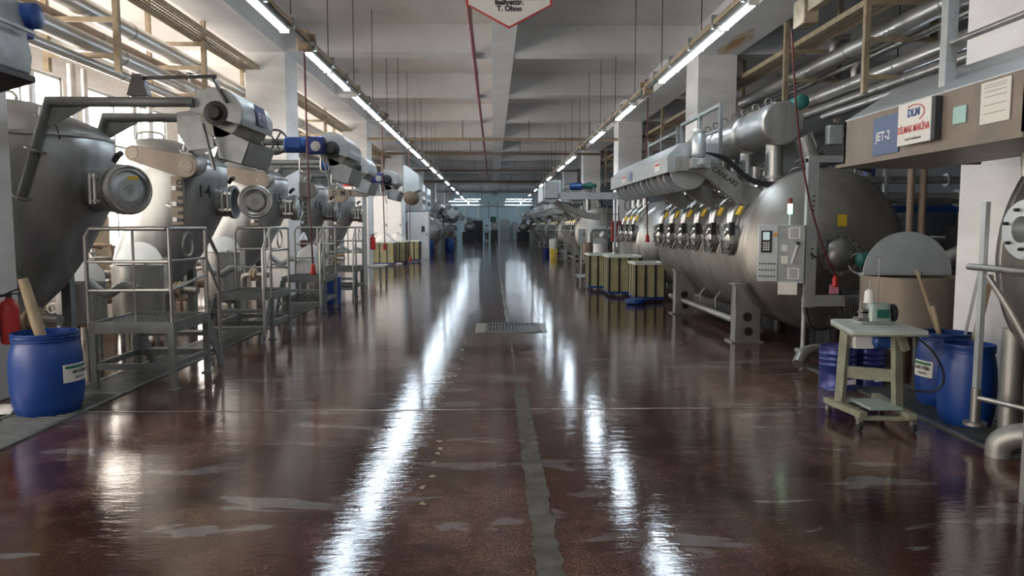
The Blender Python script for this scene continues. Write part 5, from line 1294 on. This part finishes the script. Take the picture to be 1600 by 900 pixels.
MB().bar((-.6, 0, 2.5), (-.6, 0, 4.4), .06).build('post', 'dark', t); MB().bar((.4, 0, 2.1), (.4, 0, 4.4), .06).build('post', 'dark', t); MB().bar((.6, -.1, 0), (.6, -.1, 2.2), .15).build('column', 'bright', t)
t = thing('dark_shelving', 'dark red topped shelving at the right end of the hall', 'shelf', (4.35, 80, 0))
MB().span((-.45, -.4, 0), (.5, .6, 1.1)).build('lower_part', 'olive', t); MB().span((-.4, .2, 1.1), (.5, .5, 2.1)).build('upper_part', 'darkred', t)
for i, x in enumerate((-3.45, -1.75, 2.95)):
    t = thing('end_wall_pipe', 'white upright pipe on the end wall, %s from the left' % ordn[i], 'pipe', (x, YF-.5, 0), 0, 'white pipes on the end wall')
    MB().cyl((0, 0, 0 if i == 0 else 2.7), (0, 0, 4.6), .10, 10).build('pipe_body', 'white', t)

# person at the far end
t = thing('person', 'person in a pale shirt and dark trousers standing far away by the dark doorway', 'person', (-.75, 82.5, 0), math.radians(170))
def skin_body(parent):
    J = [((0, 0, .96), .13), ((0, 0, 1.15), .125), ((0, 0, 1.38), .15), ((0, .0, 1.50), .06), ((0, -.01, 1.57), .065), ((0, -.01, 1.68), .095), ((0, -.01, 1.76), .06),
         ((.19, 0, 1.42), .055), ((.25, .0, 1.14), .042), ((.22, -.12, .93), .032), ((-.19, 0, 1.42), .055), ((-.24, .02, 1.13), .042), ((-.22, -.05, .88), .032),
         ((.10, 0, .88), .09), ((.11, -.01, .50), .06), ((.11, .02, .09), .042), ((.12, -.12, .04), .04), ((-.10, 0, .88), .09), ((-.12, -.01, .50), .06), ((-.12, .02, .09), .042), ((-.13, -.12, .04), .04)]
    E = [(0, 1), (1, 2), (2, 3), (3, 4), (4, 5), (5, 6), (2, 7), (7, 8), (8, 9), (2, 10), (10, 11), (11, 12), (0, 13), (13, 14), (14, 15), (15, 16), (0, 17), (17, 18), (18, 19), (19, 20)]
    for base, s_ in ((9, 1), (12, -1)):           # five fingers a hand
        p0 = Vector(J[base][0])
        for f_ in range(5):
            off = Vector((s_*(.0 if f_ else -.03), -.03+.016*f_, -.07 if f_ else -.03)); J.append((tuple(p0+off), .009)); E.append((base, len(J)-1))
            J.append((tuple(p0+off+Vector((-s_*.008, -.01, -.05 if f_ else -.035))), .008)); E.append((len(J)-2, len(J)-1))
    me = bpy.data.meshes.new('body'); me.from_pydata([j[0] for j in J], E, [])
    o = bpy.data.objects.new('body', me); C.objects.link(o); sk = o.modifiers.new('skin', 'SKIN'); o.modifiers.new('sub', 'SUBSURF').levels = 1
    me.skin_vertices or None
    for i, (p, r) in enumerate(J): me.skin_vertices[0].data[i].radius = (r, r)
    me.skin_vertices[0].data[0].use_root = True
    me.materials.append(M['skin']); o.parent = parent; return o
try:
    skin_body(t)
except Exception as ex:
    print('skin failed', ex)
MB().loft([(.92, 0, 0, .19, .14), (1.1, 0, 0, .18, .14), (1.35, 0, 0, .22, .16), (1.46, 0, 0, .18, .12), (1.50, 0, 0, .08, .08)], 20, 2.4).build('shirt', 'shirt', t)
for s_ in (-1, 1):
    MB().cyl((s_*.19, 0, 1.43), (s_*.245, .01, 1.15), .075, 12, .06).build('sleeve', 'shirt', t)
    MB().rings((s_*.105, 0, .95), (s_*.01, 0, -1), [(0, .115), (.4, .085), (.84, .07)], 14).build('trouser_leg', 'trousers', t)
MB().rings((0, .012, 1.70), (0, .1, 1), [(-.06, .10), (0, .108), (.05, .10), (.09, .06), (.10, .01)], 16).build('hair', 'hair', t)
